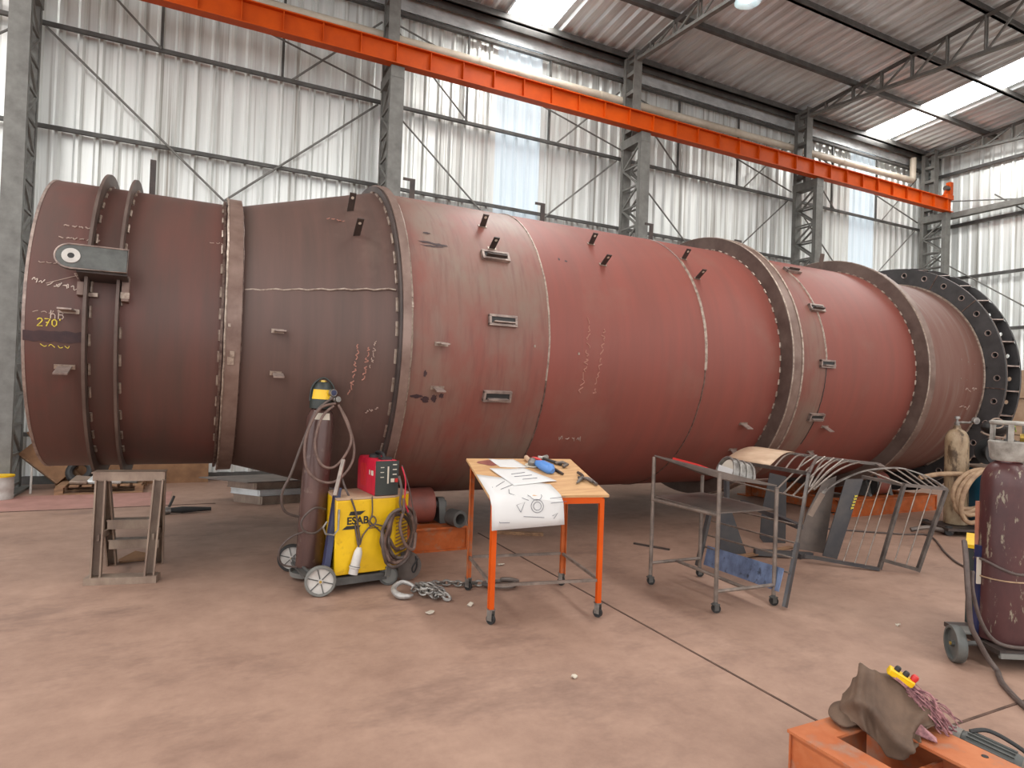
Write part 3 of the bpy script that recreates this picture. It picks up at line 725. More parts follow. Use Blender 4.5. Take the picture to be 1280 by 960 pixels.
# hoses draped on the cylinder (one continuous run of hose)
hs = thing('gas_hose', 'brown gas hose looped over the brown cylinder', 'hose', (.9, 5.3, .3))
def P(x, z, y=5.3): return (x, y, z)
obj('hose_loop', MB().tube(spline([(1.0, 5.4, 1.47), (.86, 5.34, 1.42), (.76, 5.3, 1.2), (.76, 5.28, .98), (.84, 5.27, .86), (.98, 5.26, .83), (1.1, 5.27, .93), (1.15, 5.3, 1.08), (1.1, 5.33, 1.3), (1.02, 5.38, 1.46)], 8), .011, 8), mt['hose'], hs)
obj('hose_loop', MB().tube(spline([(.98, 5.38, 1.45), (.88, 5.33, 1.35), (.83, 5.3, 1.14), (.88, 5.28, .98), (.98, 5.27, .95), (1.08, 5.28, 1.06), (1.12, 5.3, 1.2), (1.04, 5.36, 1.42)], 8), .011, 8), mt['hose'], hs)
obj('hose_loop', MB().tube(spline([(.98, 5.4, 1.52), (.84, 5.36, 1.4), (.74, 5.34, 1.15), (.66, 5.34, .9), (.60, 5.36, .74), (.62, 5.4, .6), (.72, 5.46, .53), (.9, 5.5, .5)], 8), .011, 8), mt['hosed'], hs)
obj('hose_loop', MB().tube(spline([(1.04, 5.3, .92), (1.07, 5.25, .8), (1.1, 5.15, .7), (1.12, 5.06, .55), (1.15, 5.02, .36)], 8), .009, 8), mt['hosed'], hs)
obj('hose_loop', MB().tube(spline([(.94, 5.32, .6), (.84, 5.28, .62), (.75, 5.28, .53), (.77, 5.28, .44), (.86, 5.28, .42), (.94, 5.3, .48)], 8), .009, 8), mt['hosed'], hs)
obj('hose_loop', MB().tube(spline([(.8, 5.36, .42), (.68, 5.36, .38), (.6, 5.38, .28), (.62, 5.4, .16), (.74, 5.4, .12)], 8), .008, 8), mt['hosed'], hs)

# ------------------------------------------------------------------ yellow welding machine on its cart
wm = thing('welding_machine', 'yellow welding machine on a wheeled cart', 'welding machine', (1.2, 5.25, 0))
bp = [(.97, 5.03), (1.455, 5.08), (1.62, 5.25), (1.62, 5.44), (1.45, 5.58), (.97, 5.5)]
body = obj('body', MB().prism(bp, (0, 0, .42), (1, 0, 0), (0, 1, 0), .59), mt['yellow'], wm, mods=[('BEVEL', dict(width=.008, segments=2))])
obj('top_panel', MB().prism([(x * 1.0, y) for x, y in bp], (0, 0, .723), (1, 0, 0), (0, 1, 0), .012), mt['tan'], wm)
lv = MB()
for k in range(14):
    z = .2 + k * .03
    lv.beam((1.475, 5.097, z), (1.615, 5.241, z), .012, .008)
obj('louvre', lv, mt['woodd'], wm)
obj('cart_base', MB().prism([(.78, 5.0), (1.5, 5.08), (1.6, 5.5), (.72, 5.62)], (0, 0, .1), (1, 0, 0), (0, 1, 0), .02).beam((.8, 5.02, .075), (1.45, 5.1, .075), .03, .05), mt['steeld'], wm)
obj('cylinder_tray', MB().lathe([(.035, 0), (.035, .15), (.075, .16), (.075, .15), (.05, .14), (.05, 0)], (.85, 5.48, .0), (0, 0, 1), 28), mt['steel'], wm)
obj('strut', MB().beam((.9, 5.06, .1), (1.0, 5.16, .8), .045, .09).beam((.93, 5.14, .1), (1.0, 5.2, .74), .03, .1), mt['navy'], wm, 'navy blue upright')
obj('strut', MB().beam((.965, 5.08, .75), (1.045, 5.2, 1.02), .03, .02), mt['tubing'], wm)
obj('hook', MB().tube([(.99, 5.02, .65), (.985, 5.0, .5), (.95, 4.99, .46), (.89, 5.0, .47), (.87, 5.0, .52), (.9, 5.02, .56)], .008, 6), mt['chrome'], wm)
def wheel(name, c, d, r, w_, par, tyre, hub, spokes=True):
    d = Vector(d).normalized(); c = Vector(c)
    wv = obj(name, MB().lathe([(-w_ / 2, r * .82), (-w_ / 2, r * .95), (-w_ * .3, r), (w_ * .3, r), (w_ / 2, r * .95), (w_ / 2, r * .82)], c, d, 36, closed=True), mt[tyre], par)
    h = MB().lathe([(-w_ * .35, r * .16), (-w_ * .5, r * .15), (w_ * .5, r * .15)], c, d, 20).lathe([(-w_ * .15, r * .84), (w_ * .15, r * .84), (w_ * .15, 0), (-w_ * .15, 0)], c, d, 30)
    a = d.orthogonal().normalized(); b = d.cross(a)
    sp_ = MB()
    if spokes:
        for k in range(6):
            e = a * math.cos(k * PI / 3) + b * math.sin(k * PI / 3)
            sp_.beam(c + e * r * .14, c + e * r * .8, .007, w_ * .55, d)
    ho = obj('hub', h, mt[hub], wv)
    if spokes: obj('spoke_lines', sp_, mt['steeld'], wv)
    obj('axle_nut', MB().lathe([(-w_ * .6, r * .09), (w_ * .6, r * .09)], c, d, 8), mt['brass'], wv)
    return wv
wheel('wheel', (.86, 4.97, .118), (-.15, -1, 0), .118, .045, wm, 'steel', 'white')
wheel('wheel', (.74, 5.72, .118), (-.15, -1, 0), .118, .045, wm, 'black', 'white')
obj('axle', MB().tube([(.86, 4.98, .118), (.74, 5.7, .118)], .012, 8), mt['steeld'], wm)
for c in ((1.42, 5.08, .08), (1.52, 5.5, .08)):
    cw = wheel('caster', c, (-.4, -1, 0), .08, .035, wm, 'steeld', 'steel', False)
    obj('fork', MB().beam((c[0] - .02, c[1] - .03, c[2]), (c[0], c[1] - .02, .1 + c[2] * .9), .008, .05).beam((c[0] + .02, c[1] + .03, c[2]), (c[0], c[1] + .02, .1 + c[2] * .9), .008, .05), mt['steel'], cw)
# maker's mark on the side panel
d_ = Vector((.485, .05, 0)).normalized(); nrm = Vector((d_.y, -d_.x, 0))
def panel_pt(u, z, off=.004): 
    p = Vector((.97, 5.03, 0)) + d_ * u + nrm * off; p.z = z; return p
lg = MB()
lg.plate([panel_pt(.115, .625), panel_pt(.235, .625), panel_pt(.195, .595), panel_pt(.10, .595)], .003)
lg.plate([panel_pt(.085, .512), panel_pt(.2, .512), panel_pt(.185, .485), panel_pt(.05, .485)], .003)
obj('maker_mark', lg, mt['black'], wm)
def text_mesh(s_, size, pt, ex, ey, m, par, name, thick=.002, shear=0):
    cu = bpy.data.curves.new('lettering', 'FONT'); cu.body = s_; cu.size = size; cu.shear = shear; cu.extrude = 0; cu.offset = size * .03
    to = bpy.data.objects.new('lettering', cu); COL.objects.link(to)
    bpy.context.view_layer.update()
    me = to.evaluated_get(bpy.context.evaluated_depsgraph_get()).to_mesh()
    mb = MB(); ex = Vector(ex); ey = Vector(ey); pt = Vector(pt)
    mb.add([pt + ex * v.co.x + ey * v.co.y for v in me.vertices], [tuple(p.vertices) for p in me.polygons])
    bpy.data.objects.remove(to); bpy.data.curves.remove(cu)
    return obj(name, mb, mt[m], par)
text_mesh('ESAB', .082, panel_pt(.085, .524), d_, (0, 0, 1), 'black', wm, 'lettering')
text_mesh('-----', .05, panel_pt(.27, .47), d_, (0, 0, 1), 'woodd', wm, 'pencil_mark')
# red welder on top
yb = R(-7)
rb = thing('wire_feeder', 'red and black welder box standing on the yellow machine', 'welder', (1.36, 5.33, .73), (0, 0, R(6)), local=True)
obj('case', MB().prism([(-.1, 0), (.1, 0), (.1, .25), (.085, .29), (-.085, .29), (-.1, .25)], (0, .0, 0), (1, 0, 0), (0, 0, 1), .44), mt['redp'], rb, mods=[('BEVEL', dict(width=.006, segments=2))])
fp = obj('front_panel', MB().bx(-.098, .098, -.235, -.222, .005, .285), mt['greenblack'], rb, 'dark green control panel')
obj('scale_strip', MB().bx(.0, .012, -.238, -.235, .1, .24), mt['kraft'], fp)
obj('switch', MB().bx(.03, .06, -.242, -.235, .11, .14), mt['kraft'], fp)
obj('switch', MB().bx(.065, .09, -.244, -.235, .11, .14), mt['red'], fp)
for z in (.25, .21, .17):
    obj('panel_mark', MB().bx(.045, .08, -.237, -.2345, z, z + .008).bx(-.06, -.03, -.237, -.2345, z - .02, z - .014), mt['kraft'], fp)
obj('side_mark', MB().bx(-.1025, -.1, -.18, -.13, .16, .2).bx(-.1025, -.1, -.1, -.08, .16, .2), mt['kraft'], rb)
vt = MB()
for k in range(5): vt.bx(-.1022, -.099, .0 + k * .03, .012 + k * .03, .05, .24)
obj('vent', vt, mt['red'], rb)
obj('carry_handle', MB().tube(spline([(0, -.15, .29), (0, -.12, .33), (0, .02, .335), (0, .08, .29)], 6), .014, 8), mt['black'], rb)
obj('lid_box', MB().bx(-.04, .05, -.2, -.12, .29, .31), mt['black'], rb)
obj('lid_cap', MB().lathe([(0, .05), (.02, .05), (.03, .03)], (-.02, .02, .29), (0, 0, 1), 18), mt['black'], rb)
# power plug and its lead
pl = thing('power_lead', 'black lead with a pale grey plug hanging down the yellow panel', 'cable', (1.14, 5.03, .15))
yy = lambda x: 5.03 + .103 * (x - .97) - .025
obj('lead', MB().tube(spline([(1.08, yy(1.08), .73), (1.12, yy(1.12), .62), (1.145, yy(1.145), .5), (1.16, yy(1.16), .4), (1.15, yy(1.15), .34)], 8), .008, 8), mt['hosed'], pl)
obj('lead', MB().tube(spline([(1.25, yy(1.25), .74), (1.255, yy(1.255), .6), (1.23, yy(1.23), .53), (1.26, yy(1.26), .5), (1.29, yy(1.29), .54), (1.265, yy(1.265), .58), (1.24, yy(1.24), .54), (1.3, yy(1.3), .48), (1.36, yy(1.36), .43), (1.38, yy(1.38), .47), (1.33, yy(1.33), .5), (1.26, yy(1.26), .51), (1.19, yy(1.19), .44), (1.165, yy(1.165), .36)], 8), .006, 8), mt['hosed'], pl)
pg = obj('plug', MB().lathe([(0, .018), (.03, .03), (.05, .034), (.14, .036), (.145, .042), (.16, .042), (.165, .036), (.21, .036)], (1.155, yy(1.155) - .02, .345), (-.22, -.06, -1), 24), mt['white'], pl)
obj('plug_ring', MB().lathe([(.143, .043), (.15, .043)], (1.155, yy(1.155) - .02, .345), (-.22, -.06, -1), 24), mt['steel'], pg)
# coiled welding cable
cc = thing('cable_coil', 'coil of dusty brown welding cable hanging on the yellow machine', 'cable', (1.52, 5.0, .15))
rg = random.Random(5)
n = 0
for (cx_, cz_, rx, rz, tl) in [(1.47, .40, .155, .235, 0), (1.485, .41, .135, .22, .06), (1.50, .42, .12, .2, -.05), (1.52, .41, .14, .22, .1), (1.49, .37, .15, .2, -.08), (1.53, .44, .11, .17, .05)]:
    pts = []
    for k in range(20):
        a = 2 * PI * k / 20
        u = cx_ + rx * math.cos(a) + rg.uniform(-.006, .006) + tl * .2 * math.sin(a)
        pts.append((u, 4.98 + .04 * rg.random() + (u - 1.47) * .45 + .02 * n, cz_ + rz * math.sin(a)))
    obj('cable_turn', MB().tube(spline(pts, 3, True), .014, 8, closed=True), mt['hose' if n % 2 else 'hosed'], cc); n += 1
obj('cable_tail', MB().tube(spline([(1.5, 5.0, .72), (1.5, 4.99, .62), (1.47, 4.97, .5), (1.52, 4.97, .35), (1.6, 5.0, .3), (1.63, 5.05, .42)], 8), .013, 8), mt['hose'], cc)
obj('cable_tail', MB().tube(spline([(1.46, 5.02, .9), (1.48, 5.0, .8), (1.47, 4.99, .68), (1.5, 4.98, .6)], 6), .011, 8), mt['hosed'], cc)
obj('cable_tail', MB().tube(spline([(1.5, 5.08, .97), (1.53, 5.06, .85), (1.52, 5.03, .7), (1.55, 5.02, .6)], 6), .006, 8), mt['redp'], cc)
obj('cable_tail', MB().tube(spline([(1.5, 5.08, .98), (1.56, 5.06, .8), (1.6, 5.05, .62), (1.62, 5.05, .5)], 6), .005, 8), mt['hosed'], cc)
obj('clamp', MB().tube(spline([(1.64, 5.06, .22), (1.66, 5.08, .14), (1.64, 5.09, .08), (1.62, 5.08, .12), (1.66, 5.06, .2)], 5), .007, 6), mt['black'], cc)
dsk = tag(obj('steel_disc', MB().lathe([(-.012, .0), (-.012, .12), (.012, .12), (.012, 0)], (1.6, 5.16, .121), (-.45, -1, 0), 36).lathe([(-.016, 0), (-.016, .04), (.016, .04), (.016, 0)], (1.6, 5.16, .121), (-.45, -1, 0), 24), mt['platel']), 'grey round steel disc leaning at the cart front below the cable coil', 'disc')

# ------------------------------------------------------------------ chain with hook
ch = thing('lifting_chain', 'steel lifting chain with a hook lying in a heap on the floor', 'chain', (1.8, 4.75, 0))
path = spline([(1.53, 4.8, .03), (1.56, 4.7, .04), (1.62, 4.62, .03), (1.70, 4.56, .025), (1.74, 4.52, .02), (1.67, 4.6, .06), (1.6, 4.66, .08), (1.57, 4.74, .07), (1.62, 4.7, .05), (1.68, 4.64, .03), (1.62, 4.76, .04), (1.6, 4.84, .03), (1.68, 4.88, .02), (1.8, 4.89, .02), (1.9, 4.86, .02), (1.97, 4.8, .02), (2.06, 4.8, .02), (2.13, 4.76, .02)], 12) + spline([(1.58, 4.66, .05), (1.64, 4.6, .06), (1.72, 4.6, .05), (1.66, 4.68, .07), (1.6, 4.72, .08), (1.68, 4.74, .06), (1.74, 4.68, .03), (1.64, 4.56, .03)], 12)
acc = 0; last = path[0]; lk = 0; linkmb = MB()
for a, b in zip(path, path[1:]):
    acc += (b - a).length
    if (b - a).length > .2: continue
    if acc > .044:
        d = (b - a).normalized(); acc = 0
        side = d.cross(Vector((0, 0, 1))).normalized()
        th = R(40) if lk % 2 else R(-50)
        e2 = side * math.cos(th) + Vector((0, 0, 1)) * math.sin(th)
        pts = []
        for k in range(14):
            t = 2 * PI * k / 14
            pts.append(b + d * (.034 * math.cos(t)) + e2 * (.021 * math.sin(t)) + Vector((0, 0, .012)))
        lkm = MB().tube(pts, .0088, 6, closed=True)
        obj('link', lkm, mt['chrome'], ch); lk += 1
obj('hook', MB().tube(spline([(1.57, 4.78, .04), (1.54, 4.84, .06), (1.48, 4.875, .075), (1.415, 4.85, .06), (1.385, 4.78, .045), (1.405, 4.70, .03), (1.46, 4.665, .028), (1.505, 4.68, .028)], 6), [.013 + .0004 * k for k in range(30)] + [.026 - .0014 * k for k in range(13)], 10), mt['hookm'], ch, 'bright hook')
obj('end_loop', MB().tube(spline([(2.13, 4.76, .03), (2.2, 4.66, .03), (2.32, 4.62, .03), (2.38, 4.68, .03), (2.36, 4.76, .035), (2.26, 4.78, .03), (2.18, 4.74, .04)], 6, True), .018, 8, closed=True), mt['platel'], ch)
obj('end_loop', MB().tube(spline([(2.3, 4.76, .05), (2.36, 4.7, .06), (2.42, 4.7, .04), (2.4, 4.8, .03)], 6, True), .016, 8, closed=True), mt['platel'], ch)
# ------------------------------------------------------------------ drafting table
tb = thing('work_table', 'orange wheeled steel table with a sloping plywood top', 'table', (1.83, 3.97, 0))
ex = Vector((.985, -.178, 0)).normalized(); ey = Vector((.178, .985, 0)).normalized(); T0 = Vector((1.83, 3.97, 0)); UZ = Vector((0, 0, 1))
W_, D_ = .845, .8
zt = lambda t: .895 + .17 * t / D_                     # height of the top surface
def tp(s_, t, off=0): return T0 + ex * s_ + ey * t + UZ * (zt(t) + off)
nz = (UZ - ey * (.17 / D_)).normalized()
for s_, t in ((.02, .02), (W_ - .02, .02), (.02, D_ - .02), (W_ - .02, D_ - .02)):
    p = T0 + ex * s_ + ey * t
    lg_ = obj('leg', MB().box(p + UZ * ((zt(t) - .03 + .1) / 2), (.04, .004, zt(t) - .13), (ex, ey, UZ)).box(p + ex * (.018 if s_ < .4 else -.018) * -1 + ey * .018 * (1 if t < .4 else -1) + UZ * ((zt(t) - .03 + .1) / 2), (.004, .04, zt(t) - .13), (ex, ey, UZ)).box(p + UZ * ((zt(t) - .03 + .1) / 2), (.034, .034, zt(t) - .14), (ex, ey, UZ)), mt['orange' if t < .4 else 'orangew'], tb)
    cs = obj('caster', MB().lathe([(-.012, .024), (-.012, .034), (.012, .034), (.012, .024)], p + UZ * .034, ex * .8 + ey * .6, 20, closed=True).lathe([(-.008, .026), (.008, .026)], p + UZ * .034, ex * .8 + ey * .6, 16), mt['black'], tb)
    sd = (ex * .8 + ey * .6).normalized()
    obj('fork', MB().box(p + sd * .018 + UZ * .065, (.005, .04, .075), (sd, sd.cross(UZ), UZ)).box(p - sd * .018 + UZ * .065, (.005, .04, .075), (sd, sd.cross(UZ), UZ)).box(p + UZ * .103, (.05, .05, .006), (ex, ey, UZ)), mt['chrome'], cs)
c4 = [T0 + ex * .02 + ey * .02, T0 + ex * (W_ - .02) + ey * .02, T0 + ex * (W_ - .02) + ey * (D_ - .02), T0 + ex * .02 + ey * (D_ - .02)]
for i in range(4):
    obj('lower_rail', MB().beam(c4[i] + UZ * .27, c4[(i + 1) % 4] + UZ * .27, .02, .02), mt['tubing'], tb)
    a, b = c4[i], c4[(i + 1) % 4]
    za = zt(.02 if i in (0, 1) else D_ - .02) - .045; zb = zt(.02 if (i + 1) % 4 in (0, 1) else D_ - .02) - .045
    obj('apron', MB().beam(a + UZ * za, b + UZ * zb, .035, .045), mt['orange'], tb)
top = MB().box(tp(W_ / 2, D_ / 2, -.009), (W_ + .06, D_ * 1.03, .018), (ex, nz.cross(ex), nz))
obj('table_top', top, mt['wood'], tb, 'sloping plywood top')
rg = random.Random(2)
obj('stain', MB().add([tp(.14 + .1 * math.cos(a) * rg.uniform(.8, 1.1), .69 + .07 * math.sin(a) * rg.uniform(.8, 1.1), .0025) for a in [2 * PI * k / 16 for k in range(16)]], [tuple(range(16))]), mt['stain'], tb)
def sheet(pts, name, label, th=.002):
    n = 8; A, B, C, Dd = pts
    rows = []
    for i in range(n + 1):
        r_ = []
        for j in range(n + 1):
            u, v = j / n, i / n
            s_ = (A[0] * (1 - u) + B[0] * u) * (1 - v) + (Dd[0] * (1 - u) + C[0] * u) * v
            t = (A[1] * (1 - u) + B[1] * u) * (1 - v) + (Dd[1] * (1 - u) + C[1] * u) * v
            r_.append(drape(s_, t))
        rows.append(r_)
    return tag(obj(name, MB().grid(rows), mt['paper'], mods=[('SOLIDIFY', dict(thickness=.0015, offset=1))]), label, 'paper')
LIFT = [.003]
def drape(s_, t):
    if t > -.025: return tp(s_, t, LIFT[0] + .004 * math.sin(s_ * 17) * math.sin(t * 13 + 1) ** 2)
    k = -.025 - t
    return tp(s_, -.025, LIFT[0]) - ey * (.006 + .14 * k + .03 * math.sin(min(1, k / .05) * PI / 2)) - UZ * (k * .97)
big = sheet([(-.025, -.25), (.50, -.22), (.49, .20), (-.03, .42)], 'drawing_sheet', 'large white technical drawing hanging over the front edge of the orange table')
def inkline(pts, par, r=.0018, off=.004):
    LIFT[0] += off
    mb = MB(); q = [drape(a, b) for a, b in pts]
    q = [p - ey * (.006 if b < -.02 else 0) for p, (a, b) in zip(q, pts)]
    mb.tube(q, r, 4); LIFT[0] -= off
    return obj('drawn_line', mb, mt['ink'], par)
def cpts(c, r, n=18, a0=0, a1=360): return [(c[0] + r * math.cos(R(a0 + (a1 - a0) * k / n)), c[1] + r * math.sin(R(a0 + (a1 - a0) * k / n))) for k in range(n + 1)]
for pts in [cpts((.3, -.09), .045), cpts((.3, -.09), .028), cpts((.3, .0), .05, 12, 180, 360), [(.18, -.13), (.15, -.08), (.21, -.06), (.18, -.13)], [(.4, -.04), (.52, -.03)], [(.4, -.07), (.52, -.06)], [(.41, -.16), (.45, -.14), (.42, -.18)], [(.03, -.2), (.03, .15)], [(.03, -.2), (.1, -.2)], [(.08, .1), (.2, .2)], [(.06, .16), (.15, .26)], [(.2, -.16), (.35, -.17)], [(.24, -.05), (.12, .02), (.14, .1)]]:
    inkline(pts, big)
LIFT[0] = .008
p2_ = sheet([(.2, .17), (.56, .26), (.38, .55), (.1, .53)], 'paper_sheet', 'crumpled white sheet lying across the top of the large drawing')
for pts in [[(.24, .4), (.36, .44)], [(.25, .35), (.4, .38)], [(.3, .3), (.42, .31)]]: inkline(pts, p2_)
LIFT[0] = .003
p1_ = sheet([(.2, .59), (.43, .57), (.36, .78), (.15, .78)], 'paper_sheet', 'small white sheet at the back edge of the orange table')
def on_top(s_, t, off): return tp(s_, t, off)
# tools on the table
o = tag(obj('paper_roll', MB().tube([on_top(.47, .77, .022), on_top(.48, .6, .022)], .02, 14), mt['tan']), 'pale rolled tube lying on the table behind the blue grinder', 'tube')
gr = thing('angle_grinder', 'blue angle grinder with a red strap on the table', 'grinder', on_top(.54, .5, 0))
obj('body', MB().tube([on_top(.5, .6, .035), on_top(.53, .52, .04), on_top(.57, .44, .035), on_top(.58, .41, .03)], [.02, .042, .045, .02], 14), mt['bluet'], gr)
obj('head', MB().lathe([(0, .03), (.03, .035), (.06, .02)], on_top(.47, .61, .01), nz, 16), mt['chrome'], gr)
obj('disc', MB().lathe([(0, .055), (.004, .055)], on_top(.47, .61, .008), nz, 24), mt['kraft'], gr)
obj('strap', MB().tube(spline([on_top(.46, .6, .03), on_top(.49, .66, .05), on_top(.55, .66, .04), on_top(.56, .58, .03)], 6), .012, 8), mt['red'], gr)
hm = thing('hammer', 'steel hammer lying near the back edge of the table', 'hammer', on_top(.62, .72, 0))
obj('hammer_head', MB().tube([on_top(.57, .76, .022), on_top(.6, .755, .022), on_top(.63, .765, .022), on_top(.655, .78, .022)], [.02, .016, .022, .022], 12), mt['chrome'], hm)
obj('hammer_handle', MB().tube([on_top(.605, .755, .024), on_top(.67, .68, .018), on_top(.73, .62, .016)], [.01, .013, .016], 10), mt['black'], hm)
o = tag(obj('file_handle', MB().tube([on_top(.69, .65, .015), on_top(.74, .62, .03), on_top(.76, .57, .03), on_top(.72, .56, .015)], .014, 10), mt['platel']), 'grey curved clamp beside the hammer handle on the table', 'clamp')
o = tag(obj('steel_punch', MB().tube([on_top(.62, .57, .012), on_top(.66, .4, .012)], .011, 10), mt['brk']), 'dark steel punch rod lying right of the blue grinder', 'punch')
pr_ = thing('pliers', 'dark locking pliers near the right edge of the table', 'pliers', on_top(.78, .3, 0))
obj('jaw', MB().tube([on_top(.70, .2, .014), on_top(.74, .25, .018), on_top(.78, .29, .02)], [.006, .014, .016], 8), mt['chrome'], pr_)
obj('handle', MB().tube(spline([on_top(.78, .29, .02), on_top(.80, .34, .022), on_top(.79, .41, .02)], 5), .012, 8), mt['brk'], pr_)
obj('handle', MB().tube(spline([on_top(.78, .28, .02), on_top(.83, .27, .02), on_top(.845, .16, .016)], 5), .012, 8), mt['platel'], pr_)
obj('handle', MB().tube(spline([on_top(.75, .3, .02), on_top(.79, .25, .03), on_top(.83, .2, .02)], 5), .01, 8), mt['brk'], pr_)

# ------------------------------------------------------------------ tall tilted trolley
tr = thing('tool_trolley', 'bare steel tube trolley with a tilted top plate and casters', 'trolley', (3.8, 3.95, 0))
TF, TN, TR_, TBk = Vector((3.52, 4.34, 0)), Vector((3.54, 3.59, 0)), Vector((4.12, 3.56, 0)), Vector((4.11, 4.38, 0))
HT = {0: 1.115, 1: 1.07, 2: .95, 3: .935}
cs_ = [TF, TN, TR_, TBk]
for i, p in enumerate(cs_):
    obj('leg', MB().tube([p + UZ * .09, p + UZ * (HT[i] - .012)], .0165, 10), mt['tubing'], tr)
    ca = obj('caster', MB().lathe([(-.013, .0), (-.013, .034), (.013, .034), (.013, 0)], p + UZ * .034 + Vector((.015, .01, 0)), (.6, 1, 0), 20), mt['black'], tr)
    obj('fork', MB().box(p + UZ * .068, (.05, .045, .01)).box(p + UZ * .05 + Vector((-.008, -.022, 0)), (.04, .005, .045)).box(p + UZ * .05 + Vector((.018, .03, 0)), (.04, .005, .045)).lathe([(.07, .016), (.1, .016)], p, n=10), mt['steeld'], ca)
obj('top_plate', MB().plate([p + UZ * HT[i] for i, p in enumerate(cs_)], .012).plate([TF + UZ * 1.11, TN + UZ * 1.065, TN + UZ * 1.02], .004).plate([TN + UZ * 1.065, TR_ + UZ * .945, TN + UZ * 1.02], .004), mt['platel'], tr)
HS = {0: .765, 1: .755, 2: .76, 3: .77}
obj('shelf_plate', MB().plate([p * .97 + Vector((3.8, 3.95, 0)) * .03 + UZ * HS[i] for i, p in enumerate(cs_)], .008), mt['platel'], tr)
for (a, za, b, zb) in [(0, .735, 1, .74), (2, .745, 3, .755), (0, .19, 3, .17), (1, .165, 2, .165), (0, .735, 3, .745)]:
    obj('cross_tube', MB().tube([cs_[a] + UZ * za, cs_[b] + UZ * zb], .015, 8), mt['tubing'], tr)
obj('cross_tube', MB().tube([(TF + TBk) / 2 + UZ * .18, (TN + TR_) / 2 + UZ * .165], .015, 8), mt['tubing'], tr)
tag(obj('red_sheet', MB().plate([(3.56, 4.15, 1.112), (3.70, 4.13, 1.078), (3.66, 3.84, 1.06), (3.56, 3.84, 1.09)], .018), mt['red']), 'red flat sheet lying on the tilted trolley top', 'sheet')
rl = thing('bright_cover', 'shiny half-round ribbed metal cover resting on the trolley corner', 'cover', (4.0, 3.9, 1.0))
def arch(c, ax_, up_, side_, r, L_, th, n=18):
    c = Vector(c); rows = []
    for rr in (r, r - th):
        for e in (0, L_):
            rows.append([c + ax_ * e + side_ * (rr * math.cos(PI * k / n)) + up_ * (rr * math.sin(PI * k / n)) for k in range(n + 1)])
    m_ = MB(); m_.grid([rows[0], rows[1]]); m_.grid([rows[2], rows[3]]); m_.grid([rows[0], rows[2]]); m_.grid([rows[1], rows[3]])
    return m_
axd = Vector((.9, -.25, -.25)).normalized(); sdv = Vector((.3, 1, .05)); sdv = (sdv - axd * sdv.dot(axd)).normalized(); upv = axd.cross(sdv).normalized()
c0 = Vector((3.86, 3.86, 1.02))
obj('shell', arch(c0, axd, upv, sdv, .13, .2, .006), mt['chrome'], rl)
for e in (0, .06, .12, .18):
    obj('rib', MB().tube([c0 + axd * e + sdv * (.134 * math.cos(PI * k / 16)) + upv * (.134 * math.sin(PI * k / 16)) for k in range(17)], .009, 6), mt['chrome'], rl)
obj('end_sheet', MB().plate([c0 + axd * .02 + sdv * (.12 * math.cos(PI * k / 12)) + upv * (.12 * math.sin(PI * k / 12)) for k in range(13)], .003), mt['kraft'], rl)
obj('label_card', MB().plate([c0 - sdv * .12 - axd * .005, c0 + sdv * .11 - axd * .005, c0 + sdv * .11 + upv * .05 - axd * .005, c0 - sdv * .12 + upv * .05 - axd * .005], .003), mt['paper'], rl)

# ------------------------------------------------------------------ rod guard frame behind the trolley
ga = thing('rod_guard', 'welded steel guard frame with ladder rods and a vaulted rod top behind the trolley', 'guard', (4.5, 4.2, 0))
TRp, TLp, BRp_, BLp_ = Vector((4.47, 3.549, 1.04)), Vector((4.702, 4.683, 1.004)), Vector((4.13, 3.46, .0)), Vector((4.31, 4.62, .0))
TLp.z = 1.02
mid = Vector((4.433, 4.6, .57))
def sq(a, b, w_=.04, h_=.04, m='tubing', par=None, name='frame_bar'): return obj(name, MB().beam(a, b, w_, h_), mt[m], par)
sq(TLp, TRp, .03, .03, 'barsteel', ga); sq(TRp, Vector((4.3, 3.5, .5)), .024, .024, 'barsteel', ga); sq(Vector((4.3, 3.5, .5)), BRp_ + UZ * .02, .026, .045, 'plate', ga)
sq(TLp, TLp + Vector((.02, 0, -.4)), .04, .04, 'plate', ga); sq(mid, BLp_ + UZ * .02, .05, .03, 'plate', ga); sq(TLp + Vector((.02, 0, -.4)), mid, .04, .04, 'plate', ga)
sq(Vector((4.35, 3.52, .62)), Vector((4.80, 4.55, .62)), .05, .04, 'plate', ga)
RL = [(4.62, 4.66, .84), (4.52, 4.62, .58), (4.467, 4.61, .44), (4.41, 4.61, .31), (4.38, 4.61, .2)]
RR = [(4.40, 3.53, .84), (4.335, 3.51, .63), (4.27, 3.50, .50), (4.22, 3.48, .39), (4.18, 3.47, .28)]
for a, b in zip(RL, RR): obj('rod', MB().tube([a, b], .008, 6), mt['rod'], ga)
RIDGE = [Vector((5.45, 4.95, 1.10)), Vector((6.0, 4.62, 1.03)), Vector((6.55, 4.35, .985))]
obj('ridge_bar', MB().beam(RIDGE[0], RIDGE[1], .07, .03).beam(RIDGE[1], RIDGE[2], .07, .03), mt['platel'], ga)
for i in range(8):
    t = i / 7
    a = TLp.lerp(TRp, .12 + .88 * t) if i > 0 else TLp
    b = RIDGE[0].lerp(RIDGE[1], t)
    q = [a + (b - a) * s_ + UZ * .045 * math.sin(PI * s_) for s_ in [k / 8 for k in range(9)]]
    obj('rib_rod', MB().tube(q, .008 if i < 7 else .014, 6), mt['rod' if i < 7 else 'barsteel'], ga)
    if i > 3:
        e = Vector((4.40, 3.55, .84)).lerp(Vector((4.62, 4.66, .84)), (7 - i) / 10)
        obj('rib_rod', MB().tube([e, e + Vector((.45, .12, .19)), e + Vector((.9, .3, .27))], .008, 6), mt['rod'], ga)
